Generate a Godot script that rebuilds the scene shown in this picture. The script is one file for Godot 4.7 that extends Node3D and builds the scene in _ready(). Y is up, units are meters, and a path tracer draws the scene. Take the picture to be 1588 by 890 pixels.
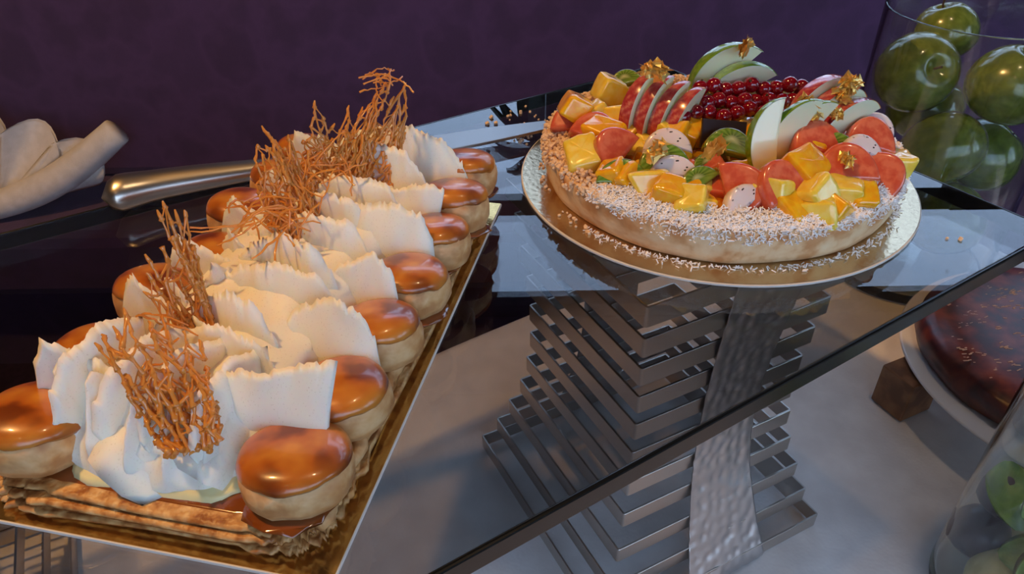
extends Node3D
# A buffet corner: a cream puff cake and a fruit tart on a smoked glass shelf carried by stepped metal risers.
const GY := 1.0646            # height of the top face of the glass shelf
const TY := 0.74              # height of the tablecloth
const GT := 0.012             # thickness of the glass shelf
var rng := RandomNumberGenerator.new()
var nz := FastNoiseLite.new()
var mat := {}
var taken := {}

# ------------------------------------------------------------------ geometry helpers
class Geo:
	var v := PackedVector3Array()
	var i := PackedInt32Array()
	var c := PackedColorArray()
	func tri(a: int, b: int, d: int) -> void:
		i.append(a); i.append(b); i.append(d)
	func quad(a: int, b: int, d: int, e: int) -> void:
		tri(a, b, d); tri(a, d, e)
	func vert(p: Vector3, col = null) -> int:
		v.append(p)
		if col != null: c.append(col)
		return v.size() - 1
	func volume() -> float:
		var s := 0.0
		for k in range(0, i.size(), 3):
			s += v[i[k]].dot(v[i[k + 1]].cross(v[i[k + 2]]))
		return s
	# a sheet of (nu+1) x (nv+1) points, wrapped where asked
	func grid(nu: int, nv: int, wu: bool, wv: bool, f: Callable, colf = null) -> void:
		var cu := nu if wu else nu + 1
		var cv := nv if wv else nv + 1
		var b := v.size()
		for a in cu:
			for d in cv:
				v.append(f.call(float(a) / nu, float(d) / nv))
				if colf != null: c.append(colf.call(float(a) / nu, float(d) / nv))
		for a in nu:
			for d in nv:
				var a2 := (a + 1) % cu
				var d2 := (d + 1) % cv
				quad(b + a * cv + d, b + a2 * cv + d, b + a2 * cv + d2, b + a * cv + d2)
	func mesh(flat := false, closed := true) -> ArrayMesh:
		if closed and volume() > 0.0:
			for k in range(0, i.size(), 3):
				var t := i[k + 1]; i[k + 1] = i[k + 2]; i[k + 2] = t
		if flat:
			var v2 := PackedVector3Array(); var c2 := PackedColorArray(); var i2 := PackedInt32Array()
			for k in i.size():
				v2.append(v[i[k]]); i2.append(k)
				if c.size(): c2.append(c[i[k]])
			v = v2; c = c2; i = i2
		var n := PackedVector3Array(); n.resize(v.size())
		for k in range(0, i.size(), 3):
			var q := (v[i[k + 2]] - v[i[k]]).cross(v[i[k + 1]] - v[i[k]])
			n[i[k]] += q; n[i[k + 1]] += q; n[i[k + 2]] += q
		for k in n.size():
			n[k] = n[k].normalized() if n[k].length_squared() > 1e-30 else Vector3.UP
		var arr := []; arr.resize(Mesh.ARRAY_MAX)
		arr[Mesh.ARRAY_VERTEX] = v; arr[Mesh.ARRAY_NORMAL] = n; arr[Mesh.ARRAY_INDEX] = i
		if c.size() == v.size() and c.size() > 0: arr[Mesh.ARRAY_COLOR] = c
		var m := ArrayMesh.new()
		m.add_surface_from_arrays(Mesh.PRIMITIVE_TRIANGLES, arr)
		return m

func box_into(g: Geo, at: Vector3, size: Vector3, r := 0.0, basis := Basis.IDENTITY) -> void:
	# a box with chamfered edges
	var h := size * 0.5
	r = minf(r, minf(h.x, minf(h.y, h.z)) * 0.95)
	for ax in 3:
		for s in [-1.0, 1.0]:
			var b := g.v.size()
			var cs := [-1.0, -1.0, 1.0, 1.0] if r > 0.0 else [-1.0, 1.0]
			var n := cs.size()
			for a in n:
				for d in n:
					var p := Vector3.ZERO
					p[ax] = s * h[ax]
					p[(ax + 1) % 3] = cs[a] * (h[(ax + 1) % 3] - (r if r > 0.0 and (a == 1 or a == 2) else 0.0))
					p[(ax + 2) % 3] = cs[d] * (h[(ax + 2) % 3] - (r if r > 0.0 and (d == 1 or d == 2) else 0.0))
					if r > 0.0:
						var inner := p.clamp(-h + Vector3(r, r, r), h - Vector3(r, r, r))
						var q := p - inner
						p = inner + (q.normalized() * r if q.length() > 1e-9 else Vector3.ZERO)
					g.vert(at + basis * p)
			for a in n - 1:
				for d in n - 1:
					var q0 := b + a * n + d
					if s > 0: g.quad(q0, q0 + 1, q0 + n + 1, q0 + n)
					else: g.quad(q0, q0 + n, q0 + n + 1, q0 + 1)

func boxm(size: Vector3, r := 0.0) -> ArrayMesh:
	var g := Geo.new(); box_into(g, Vector3.ZERO, size, r); return g.mesh(true)

func lathe(prof: Array, seg := 48, wob := 0.0, closed := true) -> ArrayMesh:
	var g := Geo.new()
	var n := prof.size() - 1
	g.grid(seg, n, true, false, func(a: float, t: float):
		var p: Vector2 = prof[int(round(t * n))]
		var th := a * TAU
		var k := 1.0 + (wob * nz.get_noise_2d(cos(th) * 60.0, sin(th) * 60.0 + p.y * 900.0) if wob > 0.0 else 0.0)
		return Vector3(cos(th) * p.x * k, p.y, sin(th) * p.x * k))
	return g.mesh(false, closed)

func tube_into(g: Geo, pts: Array, rad: Array, seg := 6) -> void:
	var b := g.v.size()
	var n := pts.size()
	var side := Vector3.ZERO
	for k in n:
		var d: Vector3 = (pts[mini(k + 1, n - 1)] - pts[maxi(k - 1, 0)]).normalized()
		if k == 0:
			side = d.cross(Vector3(0.31, 0.9, 0.23)).normalized()
		side = (side - d * side.dot(d)).normalized()
		var up := d.cross(side)
		for s in seg:
			var a := TAU * s / seg
			g.vert(pts[k] + (side * cos(a) + up * sin(a)) * rad[k])
	for k in n - 1:
		for s in seg:
			var s2 := (s + 1) % seg
			g.quad(b + k * seg + s, b + k * seg + s2, b + (k + 1) * seg + s2, b + (k + 1) * seg + s)
	for e in [0, n - 1]:
		var cc := g.vert(pts[e])
		for s in seg:
			var s2 := (s + 1) % seg
			if e == 0: g.tri(cc, b + s2, b + s)
			else: g.tri(cc, b + e * seg + s, b + e * seg + s2)

# a slab cut to an outline, with rounded edges; thick(p) lets it taper; col(ring, p) tints it
func slab(outline: PackedVector2Array, thick: Callable, bevel: float, colf = null, bulge := 0.0) -> ArrayMesh:
	var g := Geo.new()
	var ctr := Vector2.ZERO
	for p in outline: ctr += p
	ctr /= outline.size()
	var rings := [[0.45, 1.0, 0.0], [0.8, 1.0, 0.0], [1.0, 1.0, -1.0], [1.0, 1.0, -0.6], [1.0, 1.0, -0.3], [1.0, -1.0, -0.3], [1.0, -1.0, -0.6], [1.0, -1.0, -1.0], [0.8, -1.0, 0.0], [0.45, -1.0, 0.0]]
	var n := outline.size()
	var top := g.vert(Vector3(ctr.x, ctr.y, thick.call(ctr) * 0.5 + bulge), colf.call(0.0, ctr) if colf != null else null)
	var first := g.v.size()
	for ri in rings.size():
		var rg: Array = rings[ri]
		for p in outline:
			var q: Vector2 = ctr + (p - ctr) * rg[0]
			var inw := (p - ctr).normalized()
			var hz: float = thick.call(q) * 0.5
			var bv := minf(bevel, hz * 0.9)
			if rg[2] == -1.0: q -= inw * bv
			if rg[2] == 0.0: q = ctr + (p - ctr) * rg[0] * maxf(1.0 - bv / maxf((p - ctr).length(), 1e-5), 0.1)
			var z: float = rg[1] * (hz + bulge * (1.0 - rg[0] * rg[0]))
			if rg[2] == -0.3: z = rg[1] * (hz - bv)
			if rg[2] == -0.6:
				z = rg[1] * (hz - bv * 0.29); q -= inw * bv * 0.29
			g.vert(Vector3(q.x, q.y, z), colf.call(rg[0] if ri < 3 or ri > 6 else 1.1, p) if colf != null else null)
	var bot := g.vert(Vector3(ctr.x, ctr.y, -thick.call(ctr) * 0.5 - bulge), colf.call(0.0, ctr) if colf != null else null)
	for k in n:
		var k2 := (k + 1) % n
		g.tri(top, first + k, first + k2)
		for ri in rings.size() - 1:
			g.quad(first + ri * n + k, first + (ri + 1) * n + k, first + (ri + 1) * n + k2, first + ri * n + k2)
		var l := first + (rings.size() - 1) * n
		g.tri(bot, l + k2, l + k)
	return g.mesh()

func blob(r: Vector3, amp: float, freq: float, sd: float, nu := 22, nv := 14, power := 1.0, under := 1.0) -> ArrayMesh:
	var g := Geo.new()
	g.grid(nu, nv, true, false, func(a: float, t: float):
		var th := a * TAU; var ph := (t - 0.5) * PI
		var d := Vector3(cos(th) * cos(ph), sin(ph), sin(th) * cos(ph))
		var e := Vector3(signf(d.x) * pow(absf(d.x), power), signf(d.y) * pow(absf(d.y), power), signf(d.z) * pow(absf(d.z), power))
		if e.y < 0.0: e.y *= under
		return e * r * (1.0 + amp * nz.get_noise_3d(d.x * freq + sd, d.y * freq, d.z * freq - sd)))
	return g.mesh()

# ------------------------------------------------------------------ scene helpers
func numbered(called: String) -> String:
	var k: int = taken.get(called, 0)
	taken[called] = k + 1
	return called if k == 0 else "%s_%03d" % [called, k]

func tag(o: Node3D, label: String, category: String, group := "", kind := "") -> Node3D:
	o.set_meta("label", label)
	if category != "": o.set_meta("category", category)
	if group != "": o.set_meta("group", group)
	if kind != "": o.set_meta("kind", kind)
	return o

func thing(called: String, label: String, category: String, at := Vector3.ZERO, turn := 0.0, group := "") -> Node3D:
	var o := Node3D.new(); o.name = numbered(called); add_child(o)
	o.position = at; o.rotation.y = turn
	tag(o, label, category, group)
	return o

func obj(called: String, m: Mesh, material: Material, parent: Node3D = null, at := Vector3.ZERO, basis := Basis.IDENTITY) -> MeshInstance3D:
	var o := MeshInstance3D.new()
	o.name = numbered(called) if parent == null else called
	o.mesh = m
	o.material_override = material
	o.transform = Transform3D(basis, at)
	o.cast_shadow = GeometryInstance3D.SHADOW_CASTING_SETTING_ON
	if parent == null: add_child(o)
	else: parent.add_child(o, true)
	return o

func struct(called: String, m: Mesh, material: Material, label: String, at := Vector3.ZERO, basis := Basis.IDENTITY) -> MeshInstance3D:
	var o := obj(called, m, material, null, at, basis)
	o.set_meta("kind", "structure"); o.set_meta("label", label); o.set_meta("category", called.get_slice("_", 0))
	return o

func std(col: Color, rough: float, metal := 0.0, extra := {}) -> StandardMaterial3D:
	var m := StandardMaterial3D.new()
	m.albedo_color = col; m.roughness = rough; m.metallic = metal
	for k in extra: m.set(k, extra[k])
	return m

func noise_tex(freq: float, cols: Array, offs: Array, sd := 1, kind := FastNoiseLite.TYPE_SIMPLEX_SMOOTH, size := 256, oct := 4) -> NoiseTexture2D:
	var n := FastNoiseLite.new(); n.noise_type = kind; n.frequency = freq; n.seed = sd; n.fractal_octaves = oct
	var t := NoiseTexture2D.new(); t.width = size; t.height = size; t.seamless = true; t.noise = n
	var gr := Gradient.new(); gr.offsets = PackedFloat32Array(offs); gr.colors = PackedColorArray(cols)
	t.color_ramp = gr
	return t

func bump_tex(freq: float, sd := 1, kind := FastNoiseLite.TYPE_SIMPLEX_SMOOTH, size := 256, oct := 4) -> NoiseTexture2D:
	return noise_tex(freq, [Color.BLACK, Color.WHITE], [0.0, 1.0], sd, kind, size, oct)

func tri_mat(tex: Texture2D, scale: float, rough: float, extra := {}) -> StandardMaterial3D:
	var m := std(Color.WHITE, rough, 0.0, extra)
	m.albedo_texture = tex; m.uv1_triplanar = true; m.uv1_scale = Vector3(scale, scale, scale)
	return m

func hm(m: StandardMaterial3D, tex: Texture2D, depth_cm: float) -> StandardMaterial3D:
	m.heightmap_enabled = true; m.heightmap_texture = tex; m.heightmap_scale = depth_cm
	return m

func c8(r: int, g: int, b: int) -> Color:
	return Color(r / 255.0, g / 255.0, b / 255.0)

func lin(r: int, g: int, b: int) -> Color:
	return c8(r, g, b).srgb_to_linear()

# ------------------------------------------------------------------ the view, the sky, the lamps
func _ready() -> void:
	rng.seed = 11
	nz.seed = 5; nz.frequency = 0.02; nz.fractal_octaves = 3
	camera_and_light()
	materials()
	room()
	table()
	shelf_and_risers()
	puff_cake()
	fruit_tart()
	knife()
	jar_of_apples()
	vase_of_greens()
	plate_with_glazed_tart()
	napkin()
	small_bits()

func camera_and_light() -> void:
	var p := deg_to_rad(35.97); var r := deg_to_rad(-0.842)
	var fwd := Vector3(0, -sin(p), -cos(p)); var right := Vector3.RIGHT; var up := right.cross(fwd)
	var rr := right * cos(r) + up * sin(r); var uu := up * cos(r) - right * sin(r)
	var cam := Camera3D.new(); cam.name = "camera"
	cam.transform = Transform3D(Basis(rr, uu, -fwd), Vector3(0, GY + 0.256, 0))
	cam.fov = rad_to_deg(2.0 * atan(445.0 / 1149.4)); cam.near = 0.02; cam.far = 80.0
	add_child(cam); cam.current = true
	var env := Environment.new()
	env.background_mode = Environment.BG_SKY
	var sky := Sky.new(); var sm := ProceduralSkyMaterial.new()
	sm.sky_top_color = Color(0.66, 0.78, 0.95); sm.sky_horizon_color = Color(0.80, 0.88, 0.97)
	sm.ground_horizon_color = Color(0.62, 0.66, 0.7); sm.ground_bottom_color = Color(0.35, 0.36, 0.36)
	sm.energy_multiplier = 4.0
	sky.sky_material = sm; env.sky = sky
	env.ambient_light_source = Environment.AMBIENT_SOURCE_DISABLED
	env.tonemap_mode = Environment.TONE_MAPPER_LINEAR
	env.tonemap_exposure = 1.0
	env.sdfgi_enabled = true; env.ssao_enabled = true; env.ssil_enabled = true
	var we := WorldEnvironment.new(); we.name = "environment"; we.environment = env; add_child(we)
	# ceiling lamps: one over the right of the table behind the viewer, warm ones to the left
	downlight(Vector3(0.40, 2.735, -0.35), Color(1.0, 0.84, 0.64), 0.28, "white ceiling downlight over the right end of the table")
	downlight(Vector3(-0.80, 2.735, -0.40), Color(1.0, 0.75, 0.45), 2.1, "warm ceiling downlight left of the cream puff cake")
	downlight(Vector3(-0.35, 2.735, 0.75), Color(1.0, 0.82, 0.60), 0.05, "warm ceiling downlight behind the left shoulder of the viewer")

func downlight(at: Vector3, col: Color, energy: float, label: String) -> void:
	var t := thing("ceiling_downlight", label, "lamp", at)
	obj("trim_ring", lathe([Vector2(0.045, 0.0), Vector2(0.062, -0.002), Vector2(0.064, 0.004), Vector2(0.064, 0.014), Vector2(0.045, 0.014), Vector2(0.045, 0.0)], 32), std(c8(210, 208, 204), 0.35, 0.6), t)
	obj("glowing_lens", lathe([Vector2(0.0, 0.004), Vector2(0.044, 0.004), Vector2(0.044, 0.012), Vector2(0.0, 0.012)], 32), std(col, 0.4, 0.0, {"emission_enabled": true, "emission": col, "emission_energy_multiplier": 3.0}), t)
	var l := SpotLight3D.new(); l.name = "downlight_beam"
	l.light_color = col; l.light_energy = energy; l.light_size = 0.045; l.shadow_enabled = true
	l.spot_range = 9.0; l.spot_attenuation = 2.0; l.spot_angle = 62.0; l.spot_angle_attenuation = 0.6
	t.add_child(l); l.position = Vector3(0, -0.012, 0); l.rotation.x = -PI / 2

func materials() -> void:
	var sp := FastNoiseLite.TYPE_SIMPLEX_SMOOTH
	mat.glass = std(Color(0.012, 0.014, 0.016, 0.34), 0.0, 0.0, {"transparency": BaseMaterial3D.TRANSPARENCY_ALPHA})
	mat.glass_edge = std(c8(14, 16, 17), 0.2)
	mat.clear = std(Color(0.98, 1.0, 0.99, 0.0), 0.0, 0.0, {"refraction_enabled": true, "refraction_scale": 0.05, "transparency": BaseMaterial3D.TRANSPARENCY_ALPHA})
	mat.pane = std(Color(0.9, 0.95, 1.0, 0.03), 0.0, 0.0, {"transparency": BaseMaterial3D.TRANSPARENCY_ALPHA})
	mat.cloth = hm(tri_mat(noise_tex(0.02, [c8(222, 217, 214), c8(236, 232, 229)], [0.2, 0.8], 3), 3.0, 0.85), bump_tex(0.35, 8, sp, 256, 2), 0.02)
	mat.cloth.rim_enabled = true; mat.cloth.rim = 0.2
	mat.purple = hm(tri_mat(noise_tex(0.012, [c8(68, 46, 84), c8(80, 55, 98), c8(73, 50, 90)], [0.2, 0.55, 0.85], 4), 2.0, 0.9), bump_tex(0.4, 6, sp, 256, 2), 0.05)
	mat.purple.rim_enabled = true; mat.purple.rim = 0.5
	mat.carpet = hm(tri_mat(noise_tex(0.05, [c8(46, 28, 50), c8(62, 38, 66)], [0.25, 0.75], 9), 3.0, 0.95), bump_tex(0.45, 7, sp, 256, 2), 0.1)
	mat.wall = hm(tri_mat(noise_tex(0.01, [c8(172, 160, 148), c8(184, 172, 160)], [0.2, 0.8], 12), 1.0, 0.9), bump_tex(0.3, 17), 0.02)
	mat.ceiling = tri_mat(noise_tex(0.01, [c8(150, 142, 136), c8(160, 152, 146)], [0.2, 0.8], 13), 1.0, 0.9)
	mat.frame = std(c8(38, 36, 42), 0.5)
	mat.steel = std(c8(200, 192, 184), 0.34, 1.0)
	mat.steel = hm(mat.steel, bump_tex(0.2, 31), 0.004); mat.steel.uv1_triplanar = true; mat.steel.uv1_scale = Vector3(9, 1.0, 9)
	mat.hammered = std(c8(200, 198, 198), 0.36, 1.0)
	mat.hammered.uv1_triplanar = true; mat.hammered.uv1_scale = Vector3(6, 6, 6)
	mat.silver = std(c8(206, 198, 188), 0.3, 1.0)
	mat.blade = hm(std(c8(168, 166, 164), 0.38, 1.0), bump_tex(0.1, 33), 0.004); mat.blade.uv1_triplanar = true; mat.blade.uv1_scale = Vector3(20, 20, 20)
	mat.gold_card = std(c8(222, 186, 118), 0.18, 0.95)
	hm(mat.gold_card, bump_tex(0.06, 15), 0.01); mat.gold_card.uv1_triplanar = true; mat.gold_card.uv1_scale = Vector3(12, 12, 12)
	mat.card_edge = std(c8(216, 212, 206), 0.7)
	mat.silver_card = std(c8(206, 184, 148), 0.17, 0.95)
	hm(mat.silver_card, bump_tex(0.06, 15), 0.01); mat.silver_card.uv1_triplanar = true; mat.silver_card.uv1_scale = Vector3(12, 12, 12)
	mat.cream = tri_mat(noise_tex(0.3, [c8(245, 239, 226), c8(245, 239, 226), c8(202, 190, 170), c8(245, 239, 226)], [0.0, 0.885, 0.93, 0.97], 18, sp, 512, 1), 7.0, 0.5, {"subsurf_scatter_enabled": true, "subsurf_scatter_strength": 0.25})
	mat.custard = std(c8(240, 224, 168), 0.4, 0.0, {"subsurf_scatter_enabled": true, "subsurf_scatter_strength": 0.2})
	mat.choux = hm(tri_mat(noise_tex(0.03, [c8(182, 124, 72), c8(208, 158, 102), c8(226, 188, 138)], [0.25, 0.5, 0.8], 20), 14.0, 0.5), bump_tex(0.06, 21), 0.06)
	mat.choux.uv1_scale = Vector3(9, 9, 9)
	mat.pastry = hm(tri_mat(noise_tex(0.03, [c8(150, 92, 44), c8(198, 146, 86), c8(222, 184, 128)], [0.25, 0.5, 0.8], 22), 12.0, 0.45), bump_tex(0.07, 23), 0.08)
	mat.pastry_glazed = std(c8(126, 66, 24), 0.12, 0.0, {"clearcoat_enabled": true, "clearcoat": 0.8, "clearcoat_roughness": 0.05})
	mat.caramel = tri_mat(noise_tex(0.014, [c8(112, 50, 14), c8(180, 98, 28), c8(214, 144, 54)], [0.3, 0.52, 0.85], 24), 7.0, 0.3, {"clearcoat_enabled": true, "clearcoat": 0.6, "clearcoat_roughness": 0.08, "subsurf_scatter_enabled": true, "subsurf_scatter_strength": 0.15})
	mat.sugar = std(c8(244, 176, 84), 0.14, 0.0, {"clearcoat_enabled": true, "clearcoat": 1.0, "clearcoat_roughness": 0.03, "metallic_specular": 0.7, "backlight_enabled": true, "backlight": c8(255, 206, 120)})
	mat.crust = hm(tri_mat(noise_tex(0.022, [c8(204, 144, 90), c8(236, 200, 154), c8(244, 218, 178)], [0.25, 0.5, 0.8], 26), 8.0, 0.65), bump_tex(0.12, 27), 0.04)
	mat.crumb = std(c8(240, 208, 170), 0.85)
	mat.coconut = std(c8(255, 252, 250), 0.7)
	var juicy := {"clearcoat_enabled": true, "clearcoat": 1.0, "clearcoat_roughness": 0.06, "subsurf_scatter_enabled": true, "subsurf_scatter_strength": 0.25}
	mat.mango = tri_mat(noise_tex(0.03, [c8(252, 172, 14), c8(255, 194, 34)], [0.3, 0.7], 40), 12.0, 0.25, juicy)
	mat.mango_pale = tri_mat(noise_tex(0.03, [c8(252, 210, 66), c8(254, 224, 110)], [0.3, 0.7], 41), 12.0, 0.25, juicy)
	mat.papaya = tri_mat(noise_tex(0.03, [c8(206, 86, 60), c8(224, 118, 84)], [0.3, 0.7], 42), 12.0, 0.25, juicy)
	mat.tinted = std(Color.WHITE, 0.22, 0.0, juicy); mat.tinted.vertex_color_use_as_albedo = true
	mat.dragon = tri_mat(seed_tex(), 26.0, 0.25, juicy)
	mat.flesh = std(c8(232, 232, 196), 0.22, 0.0, juicy)
	mat.red_skin = tri_mat(noise_tex(0.05, [c8(168, 48, 50), c8(194, 84, 76), c8(214, 138, 104)], [0.3, 0.6, 0.9], 43), 14.0, 0.2, juicy)
	mat.green_skin = tri_mat(noise_tex(0.05, [c8(104, 148, 30), c8(134, 172, 46)], [0.3, 0.7], 44), 14.0, 0.2, juicy)
	mat.bed = tri_mat(noise_tex(0.03, [c8(176, 92, 14), c8(222, 150, 30), c8(150, 120, 30)], [0.25, 0.5, 0.8], 45), 9.0, 0.15, juicy)
	mat.currant = std(c8(128, 6, 24), 0.08, 0.0, juicy)
	mat.choc = std(c8(44, 24, 22), 0.3)
	mat.gold = std(c8(250, 214, 130), 0.3, 0.75)
	mat.apple = tri_mat(noise_tex(0.05, [c8(96, 112, 38), c8(114, 128, 48), c8(132, 146, 62)], [0.25, 0.55, 0.85], 46), 6.0, 0.22, {"clearcoat_enabled": true, "clearcoat": 0.6, "clearcoat_roughness": 0.1})
	mat.stalk = std(c8(70, 50, 26), 0.8)
	mat.linen = hm(tri_mat(noise_tex(0.03, [c8(228, 226, 222), c8(240, 238, 236)], [0.3, 0.7], 47), 4.0, 0.9), bump_tex(0.45, 48, sp, 256, 2), 0.05)
	mat.wood = hm(tri_mat(noise_tex(0.02, [c8(112, 72, 44), c8(146, 100, 64)], [0.3, 0.7], 49), 5.0, 0.55), bump_tex(0.05, 50), 0.03)
	mat.porcelain = std(c8(232, 228, 226), 0.2)
	mat.glazed = tri_mat(noise_tex(0.02, [c8(50, 16, 14), c8(84, 30, 20), c8(112, 54, 34)], [0.25, 0.5, 0.8], 52), 7.0, 0.4, {"clearcoat_enabled": true, "clearcoat": 0.35, "clearcoat_roughness": 0.25})
	mat.leaf = tri_mat(noise_tex(0.03, [c8(108, 152, 66), c8(150, 190, 100)], [0.3, 0.7], 53), 10.0, 0.35)
	mat.pale = tri_mat(noise_tex(0.03, [c8(196, 196, 132), c8(220, 218, 164)], [0.3, 0.7], 54), 8.0, 0.4)
	mat.plum = std(c8(52, 26, 50), 0.4)
	mat.tree = tri_mat(noise_tex(0.05, [c8(24, 32, 22), c8(44, 56, 40)], [0.3, 0.7], 55), 2.0, 0.8)

func seed_tex() -> ImageTexture:
	# white fruit flesh with black seeds
	var im := Image.create(256, 256, false, Image.FORMAT_RGB8)
	im.fill(c8(236, 218, 214))
	var r := RandomNumberGenerator.new(); r.seed = 4
	for k in 26:
		var x := r.randi_range(6, 248); var y := r.randi_range(6, 248)
		for a in range(-5, 6):
			for b in range(-4, 5):
				if a * a / 20.0 + b * b / 9.0 <= 1.0: im.set_pixel(x + a, y + b, c8(26, 20, 18))
	return ImageTexture.create_from_image(im)

# ------------------------------------------------------------------ the room
func wall_part(called: String, lo: Vector3, hi: Vector3, m: Material, label: String) -> void:
	struct(called, boxm(hi - lo), m, label, (lo + hi) * 0.5)

func room() -> void:
	var x0 := -2.6; var x1 := 2.9; var z0 := -2.0; var z1 := 1.6; var top := 2.75; var w := 0.15
	wall_part("floor", Vector3(x0 - w, -0.1, z0 - w), Vector3(x1 + w, 0, z1 + w), mat.carpet, "dark purple carpet under the buffet table")
	wall_part("ceiling", Vector3(x0 - w, top, z0 - w), Vector3(x1 + w, top + 0.1, z1 + w), mat.ceiling, "pale ceiling of the dining room")
	wall_part("wall_left", Vector3(x0 - w, 0, z0 - w), Vector3(x0, top, z1 + w), mat.wall, "plain beige wall on the left")
	# back wall with one wide high window
	var sill := GY + 0.30; var head := GY + 1.33; var wx0 := -0.42; var wx1 := 2.75
	wall_part("wall_back_lower", Vector3(x0, 0, z0 - w), Vector3(x1, sill, z0), mat.purple, "purple fabric wall below the window")
	wall_part("wall_back_upper", Vector3(x0, head, z0 - w), Vector3(x1, top, z0), mat.purple, "purple fabric wall above the window")
	wall_part("wall_back_side", Vector3(x0, sill, z0 - w), Vector3(wx0, head, z0), mat.purple, "purple fabric wall left of the window")
	wall_part("wall_back_corner", Vector3(wx1, sill, z0 - w), Vector3(x1, head, z0), mat.purple, "purple fabric wall at the far right corner")
	window("window_1", Vector3(wx0, sill, z0 - 0.05), Vector3(wx1, head, z0 - 0.05), [0.13, 1.4], GY + 0.93)
	# right wall with a window beside the table, rear wall with a window behind the viewer
	window_wall(1, Vector3(x1, 0, z0 - w), Vector3(x1 + w, top, z1 + w), Vector2(-0.1, 1.3), Vector2(0.85, 2.35))
	window_wall(2, Vector3(x0 - w, 0, z1), Vector3(x1 + w, top, z1 + w), Vector2(-0.5, 2.7), Vector2(0.7, 2.4))
	# the banquette under the window
	var b := thing("banquette", "dark purple upholstered bench along the wall behind the table", "bench", Vector3(0.15, 0, -1.713))
	obj("seat", boxm(Vector3(5.4, 0.17, 0.58), 0.03), mat.purple, b, Vector3(0, 0.365, 0.01))
	obj("plinth", boxm(Vector3(5.4, 0.28, 0.48), 0.0), mat.purple, b, Vector3(0, 0.14, -0.03))
	obj("backrest", boxm(Vector3(5.4, 0.56, 0.30), 0.03), mat.purple, b, Vector3(0, 0.73, -0.131))
	# garden beyond the window
	for k in 11:
		shrub(Vector3(-0.85 + k * 0.50, -0.22, -2.85 - 0.3 * (k % 2)), 2.26 + 0.12 * sin(k * 3.1 + 1.0) + 0.08 * (k % 2) + (0.16 if k > 6 else 0.0), 300 + k, k)
	struct("trim_ground", boxm(Vector3(30, 0.2, 24)), std(c8(86, 88, 80), 0.95), "garden ground outside the windows", Vector3(0, -0.32, 0))

func shrub(at: Vector3, hgt: float, sd: int, k: int) -> void:
	var words := ["far left", "second", "third", "fourth", "fifth", "sixth", "seventh", "eighth", "ninth", "tenth", "far right"]
	var t := thing("garden_palm", "dark leafy palm outside the window, %s counted from the left" % words[k], "palm", at, 0.0, "palms outside the window")
	var r := RandomNumberGenerator.new(); r.seed = sd
	var g := Geo.new()
	tube_into(g, [Vector3.ZERO, Vector3(0.02, hgt * 0.5, 0), Vector3(0, hgt, 0)], [0.07, 0.05, 0.045], 8)
	obj("trunk", g.mesh(), mat.tree, t)
	for f in 20:
		var a := r.randf() * TAU; var ln := r.randf_range(0.24, 0.36); var up := r.randf_range(-0.5, 0.9)
		var lf := Geo.new()
		lf.grid(10, 4, false, false, func(s: float, q: float):
			var wd := 0.042 * sin(PI * clampf(s * 0.94 + 0.06, 0, 1)) + 0.006
			var y := up * s * ln - 0.75 * s * s * ln
			var out := s * ln * 0.8
			var sd2 := (q - 0.5) * 2.0 * wd
			return Vector3(cos(a) * out - sin(a) * sd2, hgt + y - absf(q - 0.5) * 0.04, sin(a) * out + cos(a) * sd2))
		obj("frond", lf.mesh(false, false), mat.tree, t)

func window(called: String, lo: Vector3, hi: Vector3, posts: Array, transom: float) -> void:
	var o := Node3D.new(); o.name = called; add_child(o); o.set_meta("kind", "structure"); o.set_meta("label", "wide dark framed window behind the purple bench"); o.set_meta("category", "window")
	var f := 0.05
	var spans := [[Vector3((lo.x + hi.x) / 2, lo.y + f / 2, lo.z), Vector3(hi.x - lo.x, f, 0.08)], [Vector3((lo.x + hi.x) / 2, hi.y - f / 2, lo.z), Vector3(hi.x - lo.x, f, 0.08)], [Vector3(lo.x + f / 2, (lo.y + hi.y) / 2, lo.z), Vector3(f, hi.y - lo.y, 0.08)], [Vector3(hi.x - f / 2, (lo.y + hi.y) / 2, lo.z), Vector3(f, hi.y - lo.y, 0.08)]]
	spans.append([Vector3((lo.x + hi.x) / 2, transom - 0.02, lo.z), Vector3(hi.x - lo.x, 0.045, 0.06)])
	for p in posts: spans.append([Vector3(p + 0.06, (lo.y + transom) / 2, lo.z), Vector3(0.17, transom - lo.y, 0.08)])
	for s in spans: obj("frame_bar", boxm(s[1]), mat.frame, o, s[0])
	obj("pane", boxm(Vector3(hi.x - lo.x - f, hi.y - lo.y - f, 0.004)), mat.pane, o, (lo + hi) * 0.5 + Vector3(0, 0, -0.02))

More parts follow.
